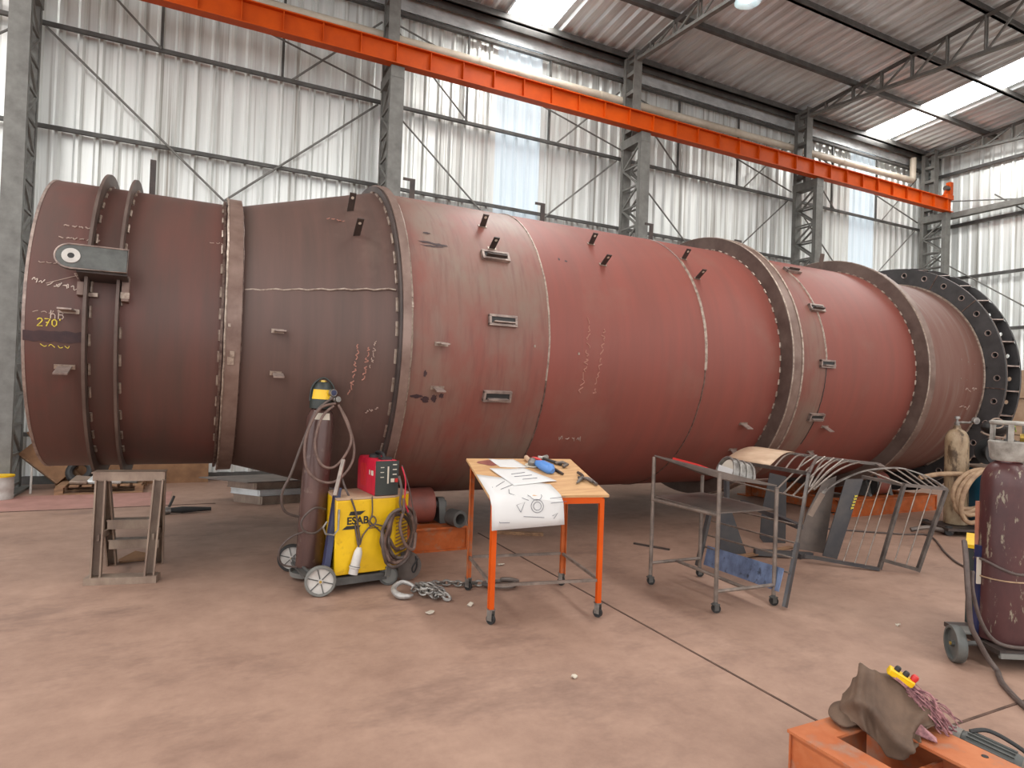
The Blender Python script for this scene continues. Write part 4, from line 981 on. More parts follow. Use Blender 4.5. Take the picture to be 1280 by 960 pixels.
obj('roof_sheet', MB().grid([[TLp.lerp(TRp, t0) + (RIDGE[0].lerp(RIDGE[1], t0 * 1.0) - TLp.lerp(TRp, t0)) * s_ + UZ * (.045 * math.sin(PI * s_) + .014) for s_ in [k / 8 for k in range(9)]] for t0 in (0, .2, .4, .58)]), mt['tan'], ga, 'tan curved sheet', mods=[('SOLIDIFY', dict(thickness=.006))])
obj('toe_plate', MB().plate([(4.379, 4.563, .22), (4.345, 4.575, .04), (4.104, 3.50, .13), (4.145, 3.49, .31)], .008), mt['bluep'], ga, 'worn blue toe plate')
# loose plates behind the guard
tag(obj('steel_plate', MB().plate([(4.934, 4.982, .50), (5.025, 4.938, .50), (5.196, 4.854, .0), (4.944, 4.977, .0)], .012), mt['plate']), 'dark tapered plate with chalk marks standing behind the guard rods', 'plate')
tag(obj('steel_plate', MB().plate([(5.874, 5.182, .80), (6.048, 5.096, .76), (6.057, 5.092, .0), (5.83, 5.205, .0), (5.79, 5.22, .05), (5.80, 5.215, .34)], .014), mt['plate']), 'dark blue-black plate with rounded foot standing behind the trolley', 'plate')
tag(obj('rusty_flat_bar', MB().beam((5.0, 4.75, .02), (5.75, 4.75, .06), .08, .012, (0, 0, 1)), mt['woodd']), 'brown rusty flat bar lying on the floor behind the blue toe plate', 'bar')
# curved guard hood further right
gb = thing('guard_hood', 'curved steel guard hood with arch band and thin rods right of the trolley', 'guard', (6.0, 4.1, 0))
ARC = [Vector(p) for p in [(5.60, 4.279, .716), (5.70, 4.27, .79), (5.86, 4.19, .89), (5.98, 4.08, .965), (6.129, 3.962, 1.0), (6.272, 3.892, .998), (6.432, 3.76, .933), (6.598, 3.672, .822)]]
arcs = spline(ARC, 5)
mb = MB()
for a, b in zip(arcs, arcs[1:]): mb.beam(a, b + (b - a) * .05, .035, .012)
obj('arch_band', mb, mt['chrome'], gb)
obj('foot_strap', MB().beam((5.49, 4.33, .49), (5.60, 4.279, .716), .05, .01, (1, .5, 0)), mt['gal'], gb)
P1b, P1t, P2b, P2t = Vector((5.99, 3.93, .02)), Vector((6.266, 3.883, .84)), Vector((6.28, 3.74, .02)), Vector((6.598, 3.672, .82))
sq(P1b, P1t, .03, .035, 'barsteel', gb, 'post'); sq(P2b, P2t, .03, .035, 'barsteel', gb, 'post')
CL = Vector((6.186, 4.268, .87))
sq(CL, P1t, .04, .03, 'platel', gb); sq(P1t, P2t, .04, .03, 'platel', gb)
BL0 = Vector((5.52, 4.4, .07))
sq(BL0, P1b, .04, .03, 'plate', gb); sq(Vector((6.02, 3.92, .11)), P2b + UZ * .02, .03, .03, 'barsteel', gb)
for t0_, t1_ in ((.52, .23), (.67, .48), (.81, .71)):
    obj('rod', MB().tube([BL0.lerp(P1b, t0_), CL.lerp(P1t, t1_)], .006, 6), mt['rod'], gb)
for t in (.33, .66):
    obj('rod', MB().tube([Vector((6.02, 3.92, .11)).lerp(P2b, t), P1t.lerp(P2t, t)], .006, 6), mt['rod'], gb)
for t in (.45, .55, .64, .72, .8, .88):
    a = arcs[int(t * (len(arcs) - 1))]
    b = P1t.lerp(P2t, (t - .45) / .45) if t > .5 else P1t
    obj('rib_rod', MB().tube([a, b], .008, 6), mt['rod'], gb)
b0 = RIDGE[1]; b1 = RIDGE[2]
for i in range(4):
    t = i / 3
    a = Vector((4.47, 3.55, .93)).lerp(Vector((5.6, 4.28, .72)), t * .35)
    e = b0.lerp(b1, .1 + t * .6)
    q = [a.lerp(e, s_) + UZ * .05 * math.sin(PI * s_) for s_ in [k / 8 for k in range(9)]]
    obj('rib_rod', MB().tube(q, .009, 6), mt['rod'], gb)
obj('ridge_end', MB().beam(RIDGE[2], ARC[4] + Vector((.3, .25, -.03)), .06, .02).beam(ARC[4] + Vector((.3, .25, -.03)), ARC[5], .05, .012), mt['platel'], gb)
obj('side_plate', MB().plate([(5.986, 4.421, .86), (5.893, 4.467, .05), (5.62, 4.59, .09), (5.72, 4.55, .476), (5.86, 4.48, .80)], .012), mt['platel'], gb)
sp2 = obj('side_plate', MB().plate([(6.10, 4.20, .86), (5.878, 4.307, .03), (5.745, 4.372, .06), (5.94, 4.28, .85)], .012), mt['plate'], gb)
obj('foot_bar', MB().beam((5.2, 4.75, .05), (5.75, 4.50, .03), .06, .06).beam((5.6, 4.5, .03), (5.6, 4.62, .05), .03, .05), mt['plate'], gb)
A_ = Vector((6.058, 4.216, .70)); e1 = Vector((.55, .2, .8)).normalized()
mb = MB()
for k in range(5):
    c = Vector((6.025, 4.22, .68)) - Vector((.27, -.12, 1)).normalized() * (k * .032)
    mb.beam(c - Vector((.012, -.006, .008)), c + Vector((.014, -.006, .012)), .008, .004, (0, 1, 0))
    mb.beam(c - Vector((.012, -.006, -.01)), c + Vector((.014, -.006, -.002)), .006, .004, (0, 1, 0))
mb = MB([*()]) if False else mb
obj('chalk_writing', mb, mt['yellowchalk'], sp2)

# ------------------------------------------------------------------ batten, litter, plates
tag(obj('wooden_batten', MB().beam((3.06, 6.50, .02), (3.52, 6.24, .02), .07, .035), mt['woodd']), 'short weathered wooden batten lying on the floor behind the orange table', 'batten')
rg = random.Random(9)
def litter(x, y, s_, label, m='kraft'):
    vs = [(x + s_ * math.cos(a) * rg.uniform(.6, 1.2), y + s_ * math.sin(a) * rg.uniform(.6, 1.2), .004 + rg.uniform(0, .02)) for a in [2 * PI * k / 7 for k in range(7)]]
    tag(obj('litter_scrap', MB().plate(vs, .008), mt[m]), label, 'scrap')
litter(1.96, 3.06, .02, 'small pale scrap alone on the open floor in front of the table')
litter(1.52, 4.32, .035, 'white scrap on the floor in front of the chain heap')
litter(1.86, 4.38, .025, 'tiny white scrap beside the front table caster')
litter(2.55, 5.3, .03, 'pale crumb of rubbish on the floor under the orange table')
litter(4.65, 2.9, .02, 'thin pale chip on the floor in front of the trolley')
tag(obj('steel_offcut', MB().beam((4.3, 5.6, .01), (4.5, 5.25, .01), .03, .016), mt['brk']), 'thin dark steel offcut on the floor left of the trolley', 'offcut')
# stack of channels behind the cylinder
E1 = Vector((.46, -.50, 0)).normalized(); E2 = Vector((1, .12, 0)).normalized()
base = Vector((.75, 8.95, 0))
def chn(o_, L_, wd, h, z):
    o_ = Vector(o_) + UZ * z
    m_ = MB(); n_ = -E1
    for hh, zz_ in ((.012, 0), (.012, h - .012)):
        m_.box(o_ + E2 * L_ / 2 + n_ * wd / 2 + UZ * (zz_ + hh / 2), (L_, wd, hh), (E2, n_, UZ))
    m_.box(o_ + E2 * L_ / 2 + n_ * .03 + UZ * h / 2, (L_, .01, h), (E2, n_, UZ))
    m_.box(o_ + E2 * .012 + n_ * wd / 2 + UZ * h / 2, (.01, wd, h - .004), (E2, n_, UZ))
    return m_
for i, (dx, z, h, lb) in enumerate([(0, 0, .11, 'bottom steel channel of the stack behind the brown cylinder'), (-.02, .115, .08, 'middle steel channel of the stack behind the brown cylinder'), (-.05, .2, .09, 'upper steel channel of the stack behind the brown cylinder')]):
    ob = tag(obj('steel_channel', chn(base + E2 * dx - E1 * .02 * i, 1.1, .5, h, z), mt['flash' if i == 1 else 'gal']), lb, 'channel', 'stacked steel channels')
tag(obj('steel_plate', MB().box(base + E2 * .38 - E1 * .38 + UZ * .31, (1.2, .85, .015), (E2, -E1, UZ)), mt['platel']), 'loose steel plate lying on the stacked channels', 'plate')

# ------------------------------------------------------------------ clutter at the far left by the wall
pal = thing('wooden_pallet', 'wooden pallet on the floor behind the grey stand', 'pallet', (-1.35, 10.7, 0))
for k in range(7): obj('deck_board', MB().bx(-1.75 + k * .15, -1.64 + k * .15, 10.35, 11.1, .1, .122), mt['woodd'], pal)
for y in (10.38, 10.72, 11.05):
    obj('runner', MB().bx(-1.76, -.72, y - .05, y + .05, .0, .02).bx(-1.76, -1.66, y - .05, y + .05, .02, .1).bx(-1.28, -1.18, y - .05, y + .05, .02, .1).bx(-.82, -.72, y - .05, y + .05, .02, .1), mt['woodd'], pal)
tag(obj('wall_board', MB().bx(-1.9, .12, 11.2, 11.23, .0, .34), mt['card']), 'long low brown board standing against the wall behind the pallet', 'board')
dr = thing('wooden_crate', 'open wooden crate tipped on its corner beside the left column', 'drawer', (-2.05, 10.9, .0))
ax1 = Vector((.62, -.1, -.55)).normalized(); ax2 = Vector((.45, .25, .6)); ax2 = (ax2 - ax1 * ax2.dot(ax1)).normalized(); ax3 = ax1.cross(ax2)
c = Vector((-1.93, 10.9, .42))
AX = (ax1, ax2, ax3)
obj('bottom_board', MB().box(c, (.62, .34, .015), AX), mt['card'], dr)
for s_ in (-1, 1):
    obj('side_board', MB().box(c + ax2 * .17 * s_ + ax3 * -.07, (.62, .015, .16), AX), mt['woodd'], dr)
    obj('end_board', MB().box(c + ax1 * .31 * s_ + ax3 * -.07, (.015, .34, .16), AX), mt['card'], dr)
tag(obj('timber_board', MB().beam((-2.12, 10.9, .86), (-1.62, 10.95, .1), .2, .025, (0, 1, .2)), mt['woodd']), 'plank leaning behind the tipped wooden crate', 'board')
tag(obj('white_stick', MB().tube([(-2.06, 10.55, .0), (-2.06, 10.57, .36)], .014, 8), mt['white']), 'thin white stick standing upright by the tipped crate', 'stick')
tag(obj('rubber_tyre', MB().tube(circle((-1.55, 10.85, .26), .13, Vector((1, 0, .1)), Vector((0, .35, .94)), 24), .05, 10, closed=True), mt['black']), 'black rubber ring lying on the pallet', 'tyre')
rg = random.Random(21)
for k, lb in enumerate(['grey bag lying on the left half of the pallet', 'pale flat packet on the middle of the pallet', 'white packet on the right half of the pallet', 'grey folded sheet at the right end of the pallet']):
    x = -1.5 + k * .2
    tag(obj('packet', MB().plate([(x - .12, 10.45, .15), (x + .1, 10.42, .14), (x + .13, 10.62, .19), (x - .06, 10.66, .21)], .05), mt[['gal', 'flash', 'white', 'steel'][k]], mods=[('BEVEL', dict(width=.015, segments=2))]), lb, 'packet')
bk = thing('paint_can', 'pale ribbed paint can beside the left column', 'can', (-2.3, 10.2, 0))
obj('can_body', MB().lathe([(0, .13), (.05, .135), (.06, .13), (.13, .13), (.14, .135), (.2, .13), (.21, .13), (.28, .13), (.29, .137), (.3, .137)], (-2.3, 10.2, 0), n=28), mt['white'], bk)
obj('can_rim', MB().lathe([(.29, .138), (.31, .138)], (-2.3, 10.2, 0), n=28), mt['yellow'], bk)
tag(obj('rag_pile', MB().tube(spline([(-2.1, 11.1, .74), (-2.06, 11.15, .88), (-2.0, 11.15, .98), (-1.97, 11.15, 1.1)], 5), [.03 + .05 * abs(math.sin(k)) for k in range(16)], 10), mt['steel']), 'grey rag bundle hanging above the tipped crate', 'rag')

# ------------------------------------------------------------------ right: background cylinder, blue welder
ct = thing('cylinder_cart', 'black wheeled cart under the cream cylinder and blue welder', 'cart', (8.95, 4.75, 0))
obj('platform', MB().box((8.98, 4.72, .085), (.9, .55, .03), (Vector((.9, -.44, 0)), Vector((.44, .9, 0)), UZ)), mt['brk'], ct)
for c in ((8.55, 4.72, .06), (8.75, 5.12, .06), (9.2, 4.36, .06), (9.4, 4.78, .06)):
    obj('wheel', MB().lathe([(-.02, 0), (-.02, .06), (.02, .06), (.02, 0)], c, (.44, .9, 0), 20), mt['black'], ct)
c2 = thing('gas_cylinder', 'stained cream gas cylinder wrapped in tan hose', 'gas cylinder', (8.9, 4.83, .1), (0, R(-1), 0), local=True)
obj('bottle', MB().lathe(cyl_prof(.135, 1.09), n=36), mt['cylc'], c2)
obj('valve', MB().lathe([(1.28, .03), (1.34, .03), (1.34, .015), (1.38, .015), (1.38, .035), (1.41, .03)], n=14), mt['chrome'], c2)
obj('regulator', MB().tube([(0, 0, 1.33), (.15, -.07, 1.33), (.22, -.1, 1.36)], .014, 8).lathe([(0, .045), (.04, .045)], (.2, -.1, 1.36), (-.4, -1, 0), 16), mt['chrome'], c2)
obj('label_patch', MB().grid([[(.136 * math.cos(R(a)), .136 * math.sin(R(a)), z) for a in range(-70, -20, 8)] for z in (1.04, 1.1)]), mt['white'], c2)
th_ = thing('tan_hose', 'thick tan hose coiled round the cream cylinder', 'hose', (8.9, 4.6, .3))
cc_ = Vector((8.82, 4.6, .56))
e1 = Vector((.9, -.44, 0)); 
for (rx, rz, off, tl) in [(.24, .26, .0, .4), (.27, .24, .04, .3), (.22, .3, -.04, .55), (.25, .22, .02, .7)]:
    pts = [cc_ + e1 * (rx * math.cos(a)) + UZ * (rz * math.sin(a) + off + tl * .25 * math.cos(a)) + Vector((.44, .9, 0)) * (-.08 + off) for a in [2 * PI * k / 20 for k in range(20)]]
    obj('hose_turn', MB().tube(spline(pts, 3, True), .028, 10, closed=True), mt['hoset'], th_)
obj('hose_tail', MB().tube(spline([(8.35, 4.98, .7), (8.55, 4.85, .76), (8.75, 4.68, .78)], 5), .03, 10), mt['hoset'], th_)
bw = thing('blue_welder', 'teal blue welder box behind the maroon cylinder', 'welder', (9.3, 4.65, .1))
obj('case', MB().box((9.36, 4.66, .47), (.5, .5, .74), (Vector((.9, -.44, 0)), Vector((.44, .9, 0)), UZ)), mt['teal'], bw, mods=[('BEVEL', dict(width=.015, segments=2))])
obj('top_rail', MB().box((9.36, 4.66, .86), (.52, .52, .03), (Vector((.9, -.44, 0)), Vector((.44, .9, 0)), UZ)), mt['gal'], bw)
obj('knob', MB().lathe([(0, .045), (.03, .045)], (9.1, 4.46, .66), (-.44, -.9, 0), 16), mt['white'], bw)
fd = tag(obj('wire_spool', MB().lathe([(-.1, .06), (-.1, .17), (-.085, .17), (-.085, .07), (.085, .07), (.085, .17), (.1, .17), (.1, .06)], (9.3, 4.62, 1.06), (.44, .9, 0), 32, closed=True), mt['black']), 'dark wire spool on the blue welder', 'spool')
hl = thing('welding_helmet', 'black welding helmet with lime stripes behind the cream cylinder', 'helmet', (9.32, 4.6, 1.24))
hc = Vector((9.32, 4.6, 1.38))
hv = MB()
rows = []
for i in range(9):
    v = i / 8
    rows.append([hc + Vector((.9, -.44, 0)) * (.17 * math.sin(PI * (.12 + .8 * v)) * math.cos(t)) + Vector((.44, .9, 0)) * (.15 * math.sin(PI * (.12 + .8 * v)) * math.sin(t)) + UZ * (.19 * (.5 - v)) for t in [2 * PI * k / 20 for k in range(21)]])
obj('shell', MB().grid(rows), mt['black'], hl, mods=[('SOLIDIFY', dict(thickness=.006))])
obj('visor', MB().lathe([(0, .075), (.012, .075), (.012, .06), (.0, .06)], hc + Vector((-.16, -.09, .06)), (-.9, -.6, .5), 24, closed=True), mt['gal'], hl)
for k in range(3):
    a = hc + Vector((.03 + .03 * k, -.18 + .0 * k, .07)); b = hc + Vector((.11 - .05 * k, -.175, -.04))
    obj('stripe', MB().tube([a, (a + b) / 2 + Vector((-.01, -.012, 0)), b], .006, 6), mt['greenl'], hl)
obj('headband', MB().tube([hc + Vector((.9, -.44, 0)) * .19 * math.cos(t) + Vector((-.44, -.9, 0)) * .12 * math.sin(t) - UZ * (.06 + .06 * math.sin(t)) for t in [PI * k / 10 for k in range(11)]], .014, 8), mt['gal'], hl)
fc = tag(obj('floor_cable', MB().tube(spline([(7.2, 5.5, .012), (7.9, 4.95, .012), (8.2, 4.75, .012), (7.4, 4.1, .012), (7.0, 3.7, .012), (6.7, 3.1, .012), (6.2, 2.9, .012)], 8), .011, 8), mt['hosed']), 'dark cable curving over the floor from the cream cylinder cart', 'cable')
tag(obj('floor_clamp', MB().tube(spline([(8.15, 4.95, .05), (8.3, 4.85, .09), (8.45, 4.8, .07), (8.6, 4.7, .04)], 5), .03, 8), mt['platel']), 'grey cable clamp on the floor by the cream cylinder cart', 'clamp')
# far end crates and cap
tag(obj('crate_stack', MB().bx(17.9, 18.9, 7.6, 9.6, 0, 1.0).bx(17.92, 18.9, 7.7, 9.5, 1.02, 1.9).bx(17.9, 18.9, 7.6, 9.6, 1.92, 2.6), mt['tan']), 'pale wooden crates stacked by the far end wall', 'crate')
mg = thing('machine_cabinet', 'grey machine cabinet behind the maroon cylinder at the right edge', 'machine', (7.35, 3.3, 0))
obj('cabinet', MB().box((7.45, 3.2, .62), (.6, .5, 1.2), (Vector((.9, -.44, 0)), Vector((.44, .9, 0)), UZ)), mt['steel'], mg, mods=[('BEVEL', dict(width=.02, segments=2))])
obj('orange_panel', MB().box((7.3, 2.95, 1.32), (.36, .1, .2), (Vector((.9, -.44, 0)), Vector((.44, .9, 0)), UZ)), mt['orangew'], mg)
obj('red_knob', MB().lathe([(0, .05), (.05, .05)], (7.1, 3.12, 1.1), (-.44, -.9, 0), 16), mt['red'], mg)
tag(obj('safety_helmet', MB().lathe([(0, .13), (.03, .13), (.06, .115), (.1, .08), (.12, .0)], (7.3, 2.97, 1.43), n=24), mt['bluec']), 'blue rounded helmet lying on the cabinet at the right edge', 'helmet')

# ------------------------------------------------------------------ right foreground cylinder and its cart
kt = thing('cylinder_cart', 'black welder cart carrying the maroon cylinder at the right edge', 'cart', (4.9, 2.3, 0))
rx_, ry_ = Vector((.9, -.436, 0)), Vector((.436, .9, 0))
k0 = Vector((4.69, 2.27, 0))
obj('platform', MB().box(k0 + rx_ * .28 + UZ * .115 + ry_ * .05, (.85, .5, .03), (rx_, ry_, UZ)), mt['brk'], kt)
obj('rim_bar', MB().box(k0 + rx_ * .28 + UZ * .1 - ry_ * .2, (.85, .02, .03), (rx_, ry_, UZ)), mt['steel'], kt)
wheel('wheel', Vector((4.375, 2.355, .115)), rx_ * 1.0 + ry_ * -.25, .115, .055, kt, 'motor', 'motor', False)
wheel('wheel', k0 + rx_ * .9 + ry_ * .08 + UZ * .12, rx_ * 1.0 + ry_ * -.25, .12, .06, kt, 'motor', 'motor', False)
obj('axle', MB().tube([Vector((4.375, 2.355, .115)), k0 + rx_ * .9 + ry_ * .08 + UZ * .12], .016, 8), mt['steeld'], kt)
obj('mudguard', MB().box(k0 - rx_ * .17 + ry_ * .06 + UZ * .16, (.16, .12, .012), (rx_, ry_, UZ)), mt['steel'], kt)
cv, cd = Vector((.46, -.887, 0)), Vector((.887, .46, 0))
cc0 = Vector((4.82, 2.54, 0)) + cv * .22 + cd * .26
obj('welder_case', MB().box(cc0 + UZ * .39, (.44, .5, .52), (cv, cd, UZ)), mt['greenblack'], kt, 'black welder case')
obj('case_lid', MB().box(cc0 + UZ * .66, (.45, .51, .025), (cv, cd, UZ)), mt['yellow'], kt)
obj('upright', MB().box(k0 - rx_ * .115 + ry_ * .02 + UZ * .42, (.05, .04, .62), (rx_, ry_, UZ)), mt['navy'], kt, 'navy blue upright')
obj('upright', MB().box(k0 - rx_ * .10 + ry_ * .06 + UZ * .84, (.03, .03, .34), (rx_, ry_, UZ)), mt['copper'], kt, 'pinkish copper upright')
obj('strap_plate', MB().box(k0 - rx_ * .14 - ry_ * .002 + UZ * .57, (.025, .01, .17), (rx_, ry_, UZ)), mt['kraft'], kt)
c3 = thing('gas_cylinder', 'chipped maroon gas cylinder with grey guard at the right edge', 'gas cylinder', (4.70, 2.26, .13), (R(.6), R(.5), 0), local=True)
obj('bottle', MB().lathe(cyl_prof(.142, 1.0), n=44), mt['cylm'], c3)
gd = MB()
gd.lathe([(1.16, .088), (1.18, .1), (1.28, .112), (1.29, .104), (1.18, .078), (1.16, .07)], n=28, closed=True)
for a in (210, 330, 90):
    x, y = .1 * math.cos(R(a)), .1 * math.sin(R(a))
    gd.beam((x, y, 1.27), (x * .95, y * .95, 1.40), .03, .02, (x, y, 0))
gd.tube(circle((0, 0, 1.405), .096, Vector((1, 0, 0)), Vector((0, 1, 0)), 28), .014, 8, closed=True)
obj('valve_guard', gd, mt['guard'], c3, 'pale grey valve guard')
vv = obj('valve', MB().lathe([(1.14, .03), (1.3, .03), (1.3, .018), (1.36, .018), (1.36, .03), (1.38, .03)], n=14), mt['steeld'], c3)
obj('outlet_nut', MB().lathe([(0, .03), (.05, .03), (.07, .02)], (.04, -.04, 1.31), (.5, -1, 0), 8), mt['brass'], vv)
obj('red_ring', MB().lathe([(1.135, .062), (1.165, .062)], n=24), mt['red'], c3)
obj('shoulder_label', MB().plate([(.04, -.131, 1.03), (.105, -.095, 1.03), (.085, -.072, 1.09), (.03, -.106, 1.09)], .003), mt['white'], c3)
tag(obj('binding_hose', MB().tube([Vector((4.70, 2.26, .62)) + rx_ * .15 * math.cos(t) + ry_ * .15 * math.sin(t) + UZ * (.03 * math.cos(t * 2)) for t in [2 * PI * k / 32 for k in range(32)]], .009, 8, closed=True), mt['hosed']), 'dark hose tied round the maroon cylinder', 'hose')
tag(obj('wire_tie', MB().tube([Vector((4.70, 2.26, .54)) + rx_ * .148 * math.cos(t) + ry_ * .148 * math.sin(t) for t in [2 * PI * k / 32 for k in range(32)]], .005, 6, closed=True), mt['hoset']), 'thin wire tied round the maroon cylinder below the dark hose', 'wire')
tag(obj('trailing_cable', MB().tube(spline([(4.45, 2.36, .76), (4.36, 2.3, .68), (4.319, 2.261, .478), (4.337, 2.25, .28), (4.379, 2.23, .183), (4.43, 2.20, .08), (4.44, 2.15, .016), (4.36, 2.1, .014), (4.25, 2.02, .014), (4.07, 1.84, .014), (3.9, 1.62, .014)], 8), .016, 10), mt['hosed']), 'thick grey cable running from the maroon cylinder cart onto the floor', 'cable')
tag(obj('looped_cable', MB().tube(spline([(4.38, 2.27, .6), (4.37, 2.26, .473), (4.42, 2.23, .28), (4.505, 2.18, .165), (4.66, 2.08, .145), (4.95, 1.98, .145)], 8), .012, 10), mt['hosed']), 'thin cable looping round the foot of the maroon cylinder', 'cable')

# ------------------------------------------------------------------ orange beam frame in the right foreground
fr = thing('beam_frame', 'orange steel beam frame at the bottom right of the floor', 'frame', (2.45, 1.2, 0))
Hh = .27
X0, X1, Y1_, Y0_ = 2.165, 2.70, 1.83, -.1
X0, X1, Y1_ = 2.215, 2.83, 1.825
fwid = .14
def ibeam(name, a, b, side, fwid=.14):
    a = Vector(a); b = Vector(b); d = (b - a).normalized(); s_ = Vector((-d.y, d.x, 0))
    m_ = MB()
    m_.beam(a + UZ * (Hh - .006), b + UZ * (Hh - .006), fwid, .012)
    m_.beam(a + UZ * .006, b + UZ * .006, fwid, .012)
    m_.beam(a + s_ * side + UZ * Hh / 2, b + s_ * side + UZ * Hh / 2, .01, Hh - .024)
    return obj(name, m_, mt['framep'], fr)
ibeam('long_beam', (X0 + fwid / 2, Y1_, 0), (X0 + fwid / 2, Y0_, 0), .045 * -1)
ibeam('long_beam', (X1 - .1, Y1_, 0), (X1 - .1, Y0_, 0), 0, .2)
ibeam('end_beam', (X0 + fwid, Y1_ - .06, 0), (X1 - .2, Y1_ - .06, 0), 0, .12)
obj('end_cap', MB().bx(X0 + .01, X0 + fwid - .01, Y1_ - .01, Y1_ - .002, .012, Hh - .012), mt['framep'], fr)
obj('stiffener', MB().bx(X0 + fwid + .005, X1 - .1, 1.5, 1.51, .012, .2), mt['framep'], fr)
obj('drill_hole', MB().lathe([(0, .012), (.002, .012)], (X1 - .05, 1.38, Hh), n=14), mt['black'], fr)
mo = thing('gear_motor', 'dark finned gear motor beside the orange beam frame', 'motor', (3.0, 1.35, 0))
md = Vector((.25, -1, -.12)).normalized(); m0 = Vector((2.91, 1.60, .225))
obj('motor_body', MB().lathe([(.06, .042), (.08, .05), (.25, .05), (.27, .045)], m0, md, 28), mt['motor'], mo)
fn = MB(); ma = md.orthogonal().normalized(); mb_ = md.cross(ma)
for k in range(18):
    a = 2 * PI * k / 18; e = ma * math.cos(a) + mb_ * math.sin(a)
    fn.beam(m0 + md * .08 + e * .05, m0 + md * .24 + e * .05, .005, .016, e)
obj('cooling_fins', fn, mt['motor'], mo)
obj('fan_cover', MB().lathe([(-.03, .0), (-.03, .036), (.0, .046), (.06, .047)], m0, md, 28), mt['motorl'], mo)
obj('gearbox', MB().lathe([(.26, .04), (.28, .06), (.36, .062), (.38, .05), (.43, .04)], m0, md, 20), mt['motorl'], mo)
obj('mount', MB().bx(2.88, 2.99, 1.28, 1.46, 0, .165), mt['steeld'], mo)
obj('motor_lead', MB().tube(spline([m0 + md * .09 + UZ * .055, m0 + md * .14 + UZ * .075 + Vector((.04, 0, 0)), m0 + md * .24 + UZ * .05 + Vector((.06, 0, 0)), m0 + md * .3 + Vector((.08, 0, 0))], 6), .009, 8), mt['black'], mo)
# cloth draped over the frame corner
def pw(px, py, fwd):                       # control points of the cloth, in metres (see the list below)
    return None
CG = [
 [(2.49, 1.83, .275), (2.55, 1.84, .29), (2.68, 1.82, .30), (2.76, 1.74, .285), (2.79, 1.62, .272)],
 [(2.43, 1.79, .33), (2.46, 1.76, .42), (2.54, 1.72, .45), (2.63, 1.68, .40), (2.72, 1.58, .30)],
 [(2.36, 1.74, .28), (2.41, 1.70, .36), (2.49, 1.66, .39), (2.58, 1.60, .33), (2.67, 1.53, .28)],
 [(2.36, 1.68, .275), (2.40, 1.65, .29), (2.44, 1.60, .27), (2.52, 1.56, .25), (2.60, 1.54, .275)],
 [(2.38, 1.65, .25), (2.41, 1.62, .22), (2.44, 1.58, .16), (2.51, 1.54, .2), (2.58, 1.54, .26)]]
SH = Vector((.10, .02, .035))
CG = [[Vector(q) + SH for q in r_] for r_ in CG]
fine = []
cols = [spline([CG[i][j] for i in range(5)], 9) for j in range(5)]
for i in range(len(cols[0])):
    fine.append(spline([c_[i] for c_ in cols], 11))
nr, nc = len(fine), len(fine[0])
out = []
for i in range(nr):
    r_ = []
    for j in range(nc):
        u, v = j / (nc - 1), i / (nr - 1)
        a = fine[min(i + 1, nr - 1)][j] - fine[max(i - 1, 0)][j]; b_ = fine[i][min(j + 1, nc - 1)] - fine[i][max(j - 1, 0)]
        n_ = b_.cross(a); n_ = n_.normalized() if n_.length > 1e-9 else Vector((0, 0, 1))
        if n_.z < 0: n_ = -n_
        k1 = 1 - abs(math.sin(5.2 * u + 2.4 * v + .6)); k2 = 1 - abs(math.sin(3.1 * u - 4.6 * v + 1.9)); k3 = 1 - abs(math.sin(11 * u + 3 * v))
        env = min(1, 4 * v, 4 * u + .2, 4 * (1 - u) + .2)
        r_.append(fine[i][j] + n_ * env * (.055 * k1 ** 3 + .045 * k2 ** 3 + .012 * k3 ** 2 - .022))
    out.append(r_)
cl = tag(obj('leather_cloth', MB().grid(out), mt['cloth'], sharp=180, mods=[('SOLIDIFY', dict(thickness=.006, offset=0))]), 'crumpled brown leather cloth draped over the orange beam frame', 'cloth')
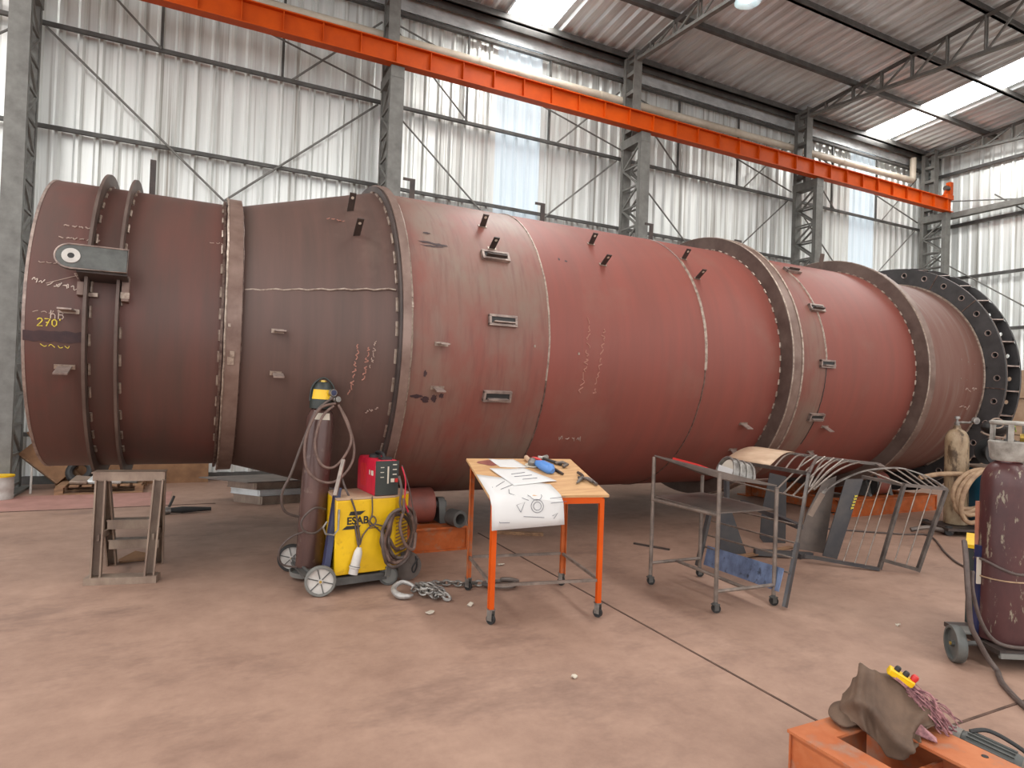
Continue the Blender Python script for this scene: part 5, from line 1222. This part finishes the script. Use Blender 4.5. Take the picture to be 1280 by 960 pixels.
# second flap, folded at the left
cg2 = [[(2.36, 1.78, .278), (2.42, 1.81, .30), (2.50, 1.83, .29)], [(2.33, 1.72, .285), (2.39, 1.73, .33), (2.46, 1.74, .34)], [(2.34, 1.68, .276), (2.40, 1.67, .29), (2.46, 1.66, .29)]]
tag(obj('leather_flap', MB().grid([[Vector(q) + Vector((.08, .03, .01)) for q in r_] for r_ in cg2]), mt['cloth'], sharp=180, mods=[('SUBSURF', dict(levels=3, render_levels=3)), ('SOLIDIFY', dict(thickness=.012, offset=0))]), 'folded leather glove tucked under the left end of the brown cloth', 'glove')
# yellow pendant control lying on the cloth
pd = thing('pendant_control', 'yellow pendant control box with black buttons on the brown cloth', 'pendant', (2.66, 1.66, .42))
pa = Vector((.55, -.62, -.42)).normalized(); ps = Vector((.62, .55, .1)); ps = (ps - pa * ps.dot(pa)).normalized(); pn = pa.cross(ps)
if pn.z < 0: pn = -pn
pc = Vector((2.69, 1.705, .485))
obj('case', MB().box(pc + pa * .045, (.105, .04, .032), (pa, ps, pn)), mt['yellow'], pd, mods=[('BEVEL', dict(width=.006, segments=2))])
for k in range(2):
    obj('button', MB().lathe([(0, .012), (.013, .012), (.02, .009)], pc + pa * (.02 + .035 * k) + pn * .015, pn, 14), mt['black'], pd)
obj('button', MB().lathe([(0, .012), (.018, .015), (.028, .011)], pc + pa * .088 + pn * .012, pn, 14), mt['red'], pd)
# bundle of pinkish rag threads
yr = thing('rag_threads', 'bundle of pinkish rag threads hanging beside the yellow control', 'rag', (2.7, 1.58, .3))
rg = random.Random(33); ym = MB()
for k in range(90):
    t = rg.random()
    s0 = Vector((2.70, 1.68, .455)).lerp(Vector((2.79, 1.60, .34)), t) + Vector((rg.uniform(-.02, .02), rg.uniform(-.02, .02), rg.uniform(-.01, .02)))
    dv = Vector((rg.uniform(.02, .08), rg.uniform(-.1, -.03), rg.uniform(-.12, -.04)))
    q = [s0, s0 + dv * .5 + Vector((rg.uniform(-.02, .02), rg.uniform(-.02, .02), .015)), s0 + dv + Vector((rg.uniform(-.02, .02), 0, 0))]
    q = [Vector((p.x, p.y, max(p.z, .282))) for p in spline(q, 3)]
    ym.tube(q, rg.uniform(.002, .0045), 5)
obj('threads', ym, mt['yarn'], yr)['kind'] = 'stuff'
obj('rag_strip', MB().plate([(2.66, 1.58, .283), (2.69, 1.60, .33), (2.71, 1.52, .283), (2.68, 1.50, .281)], .006), mt['yarn'], yr)
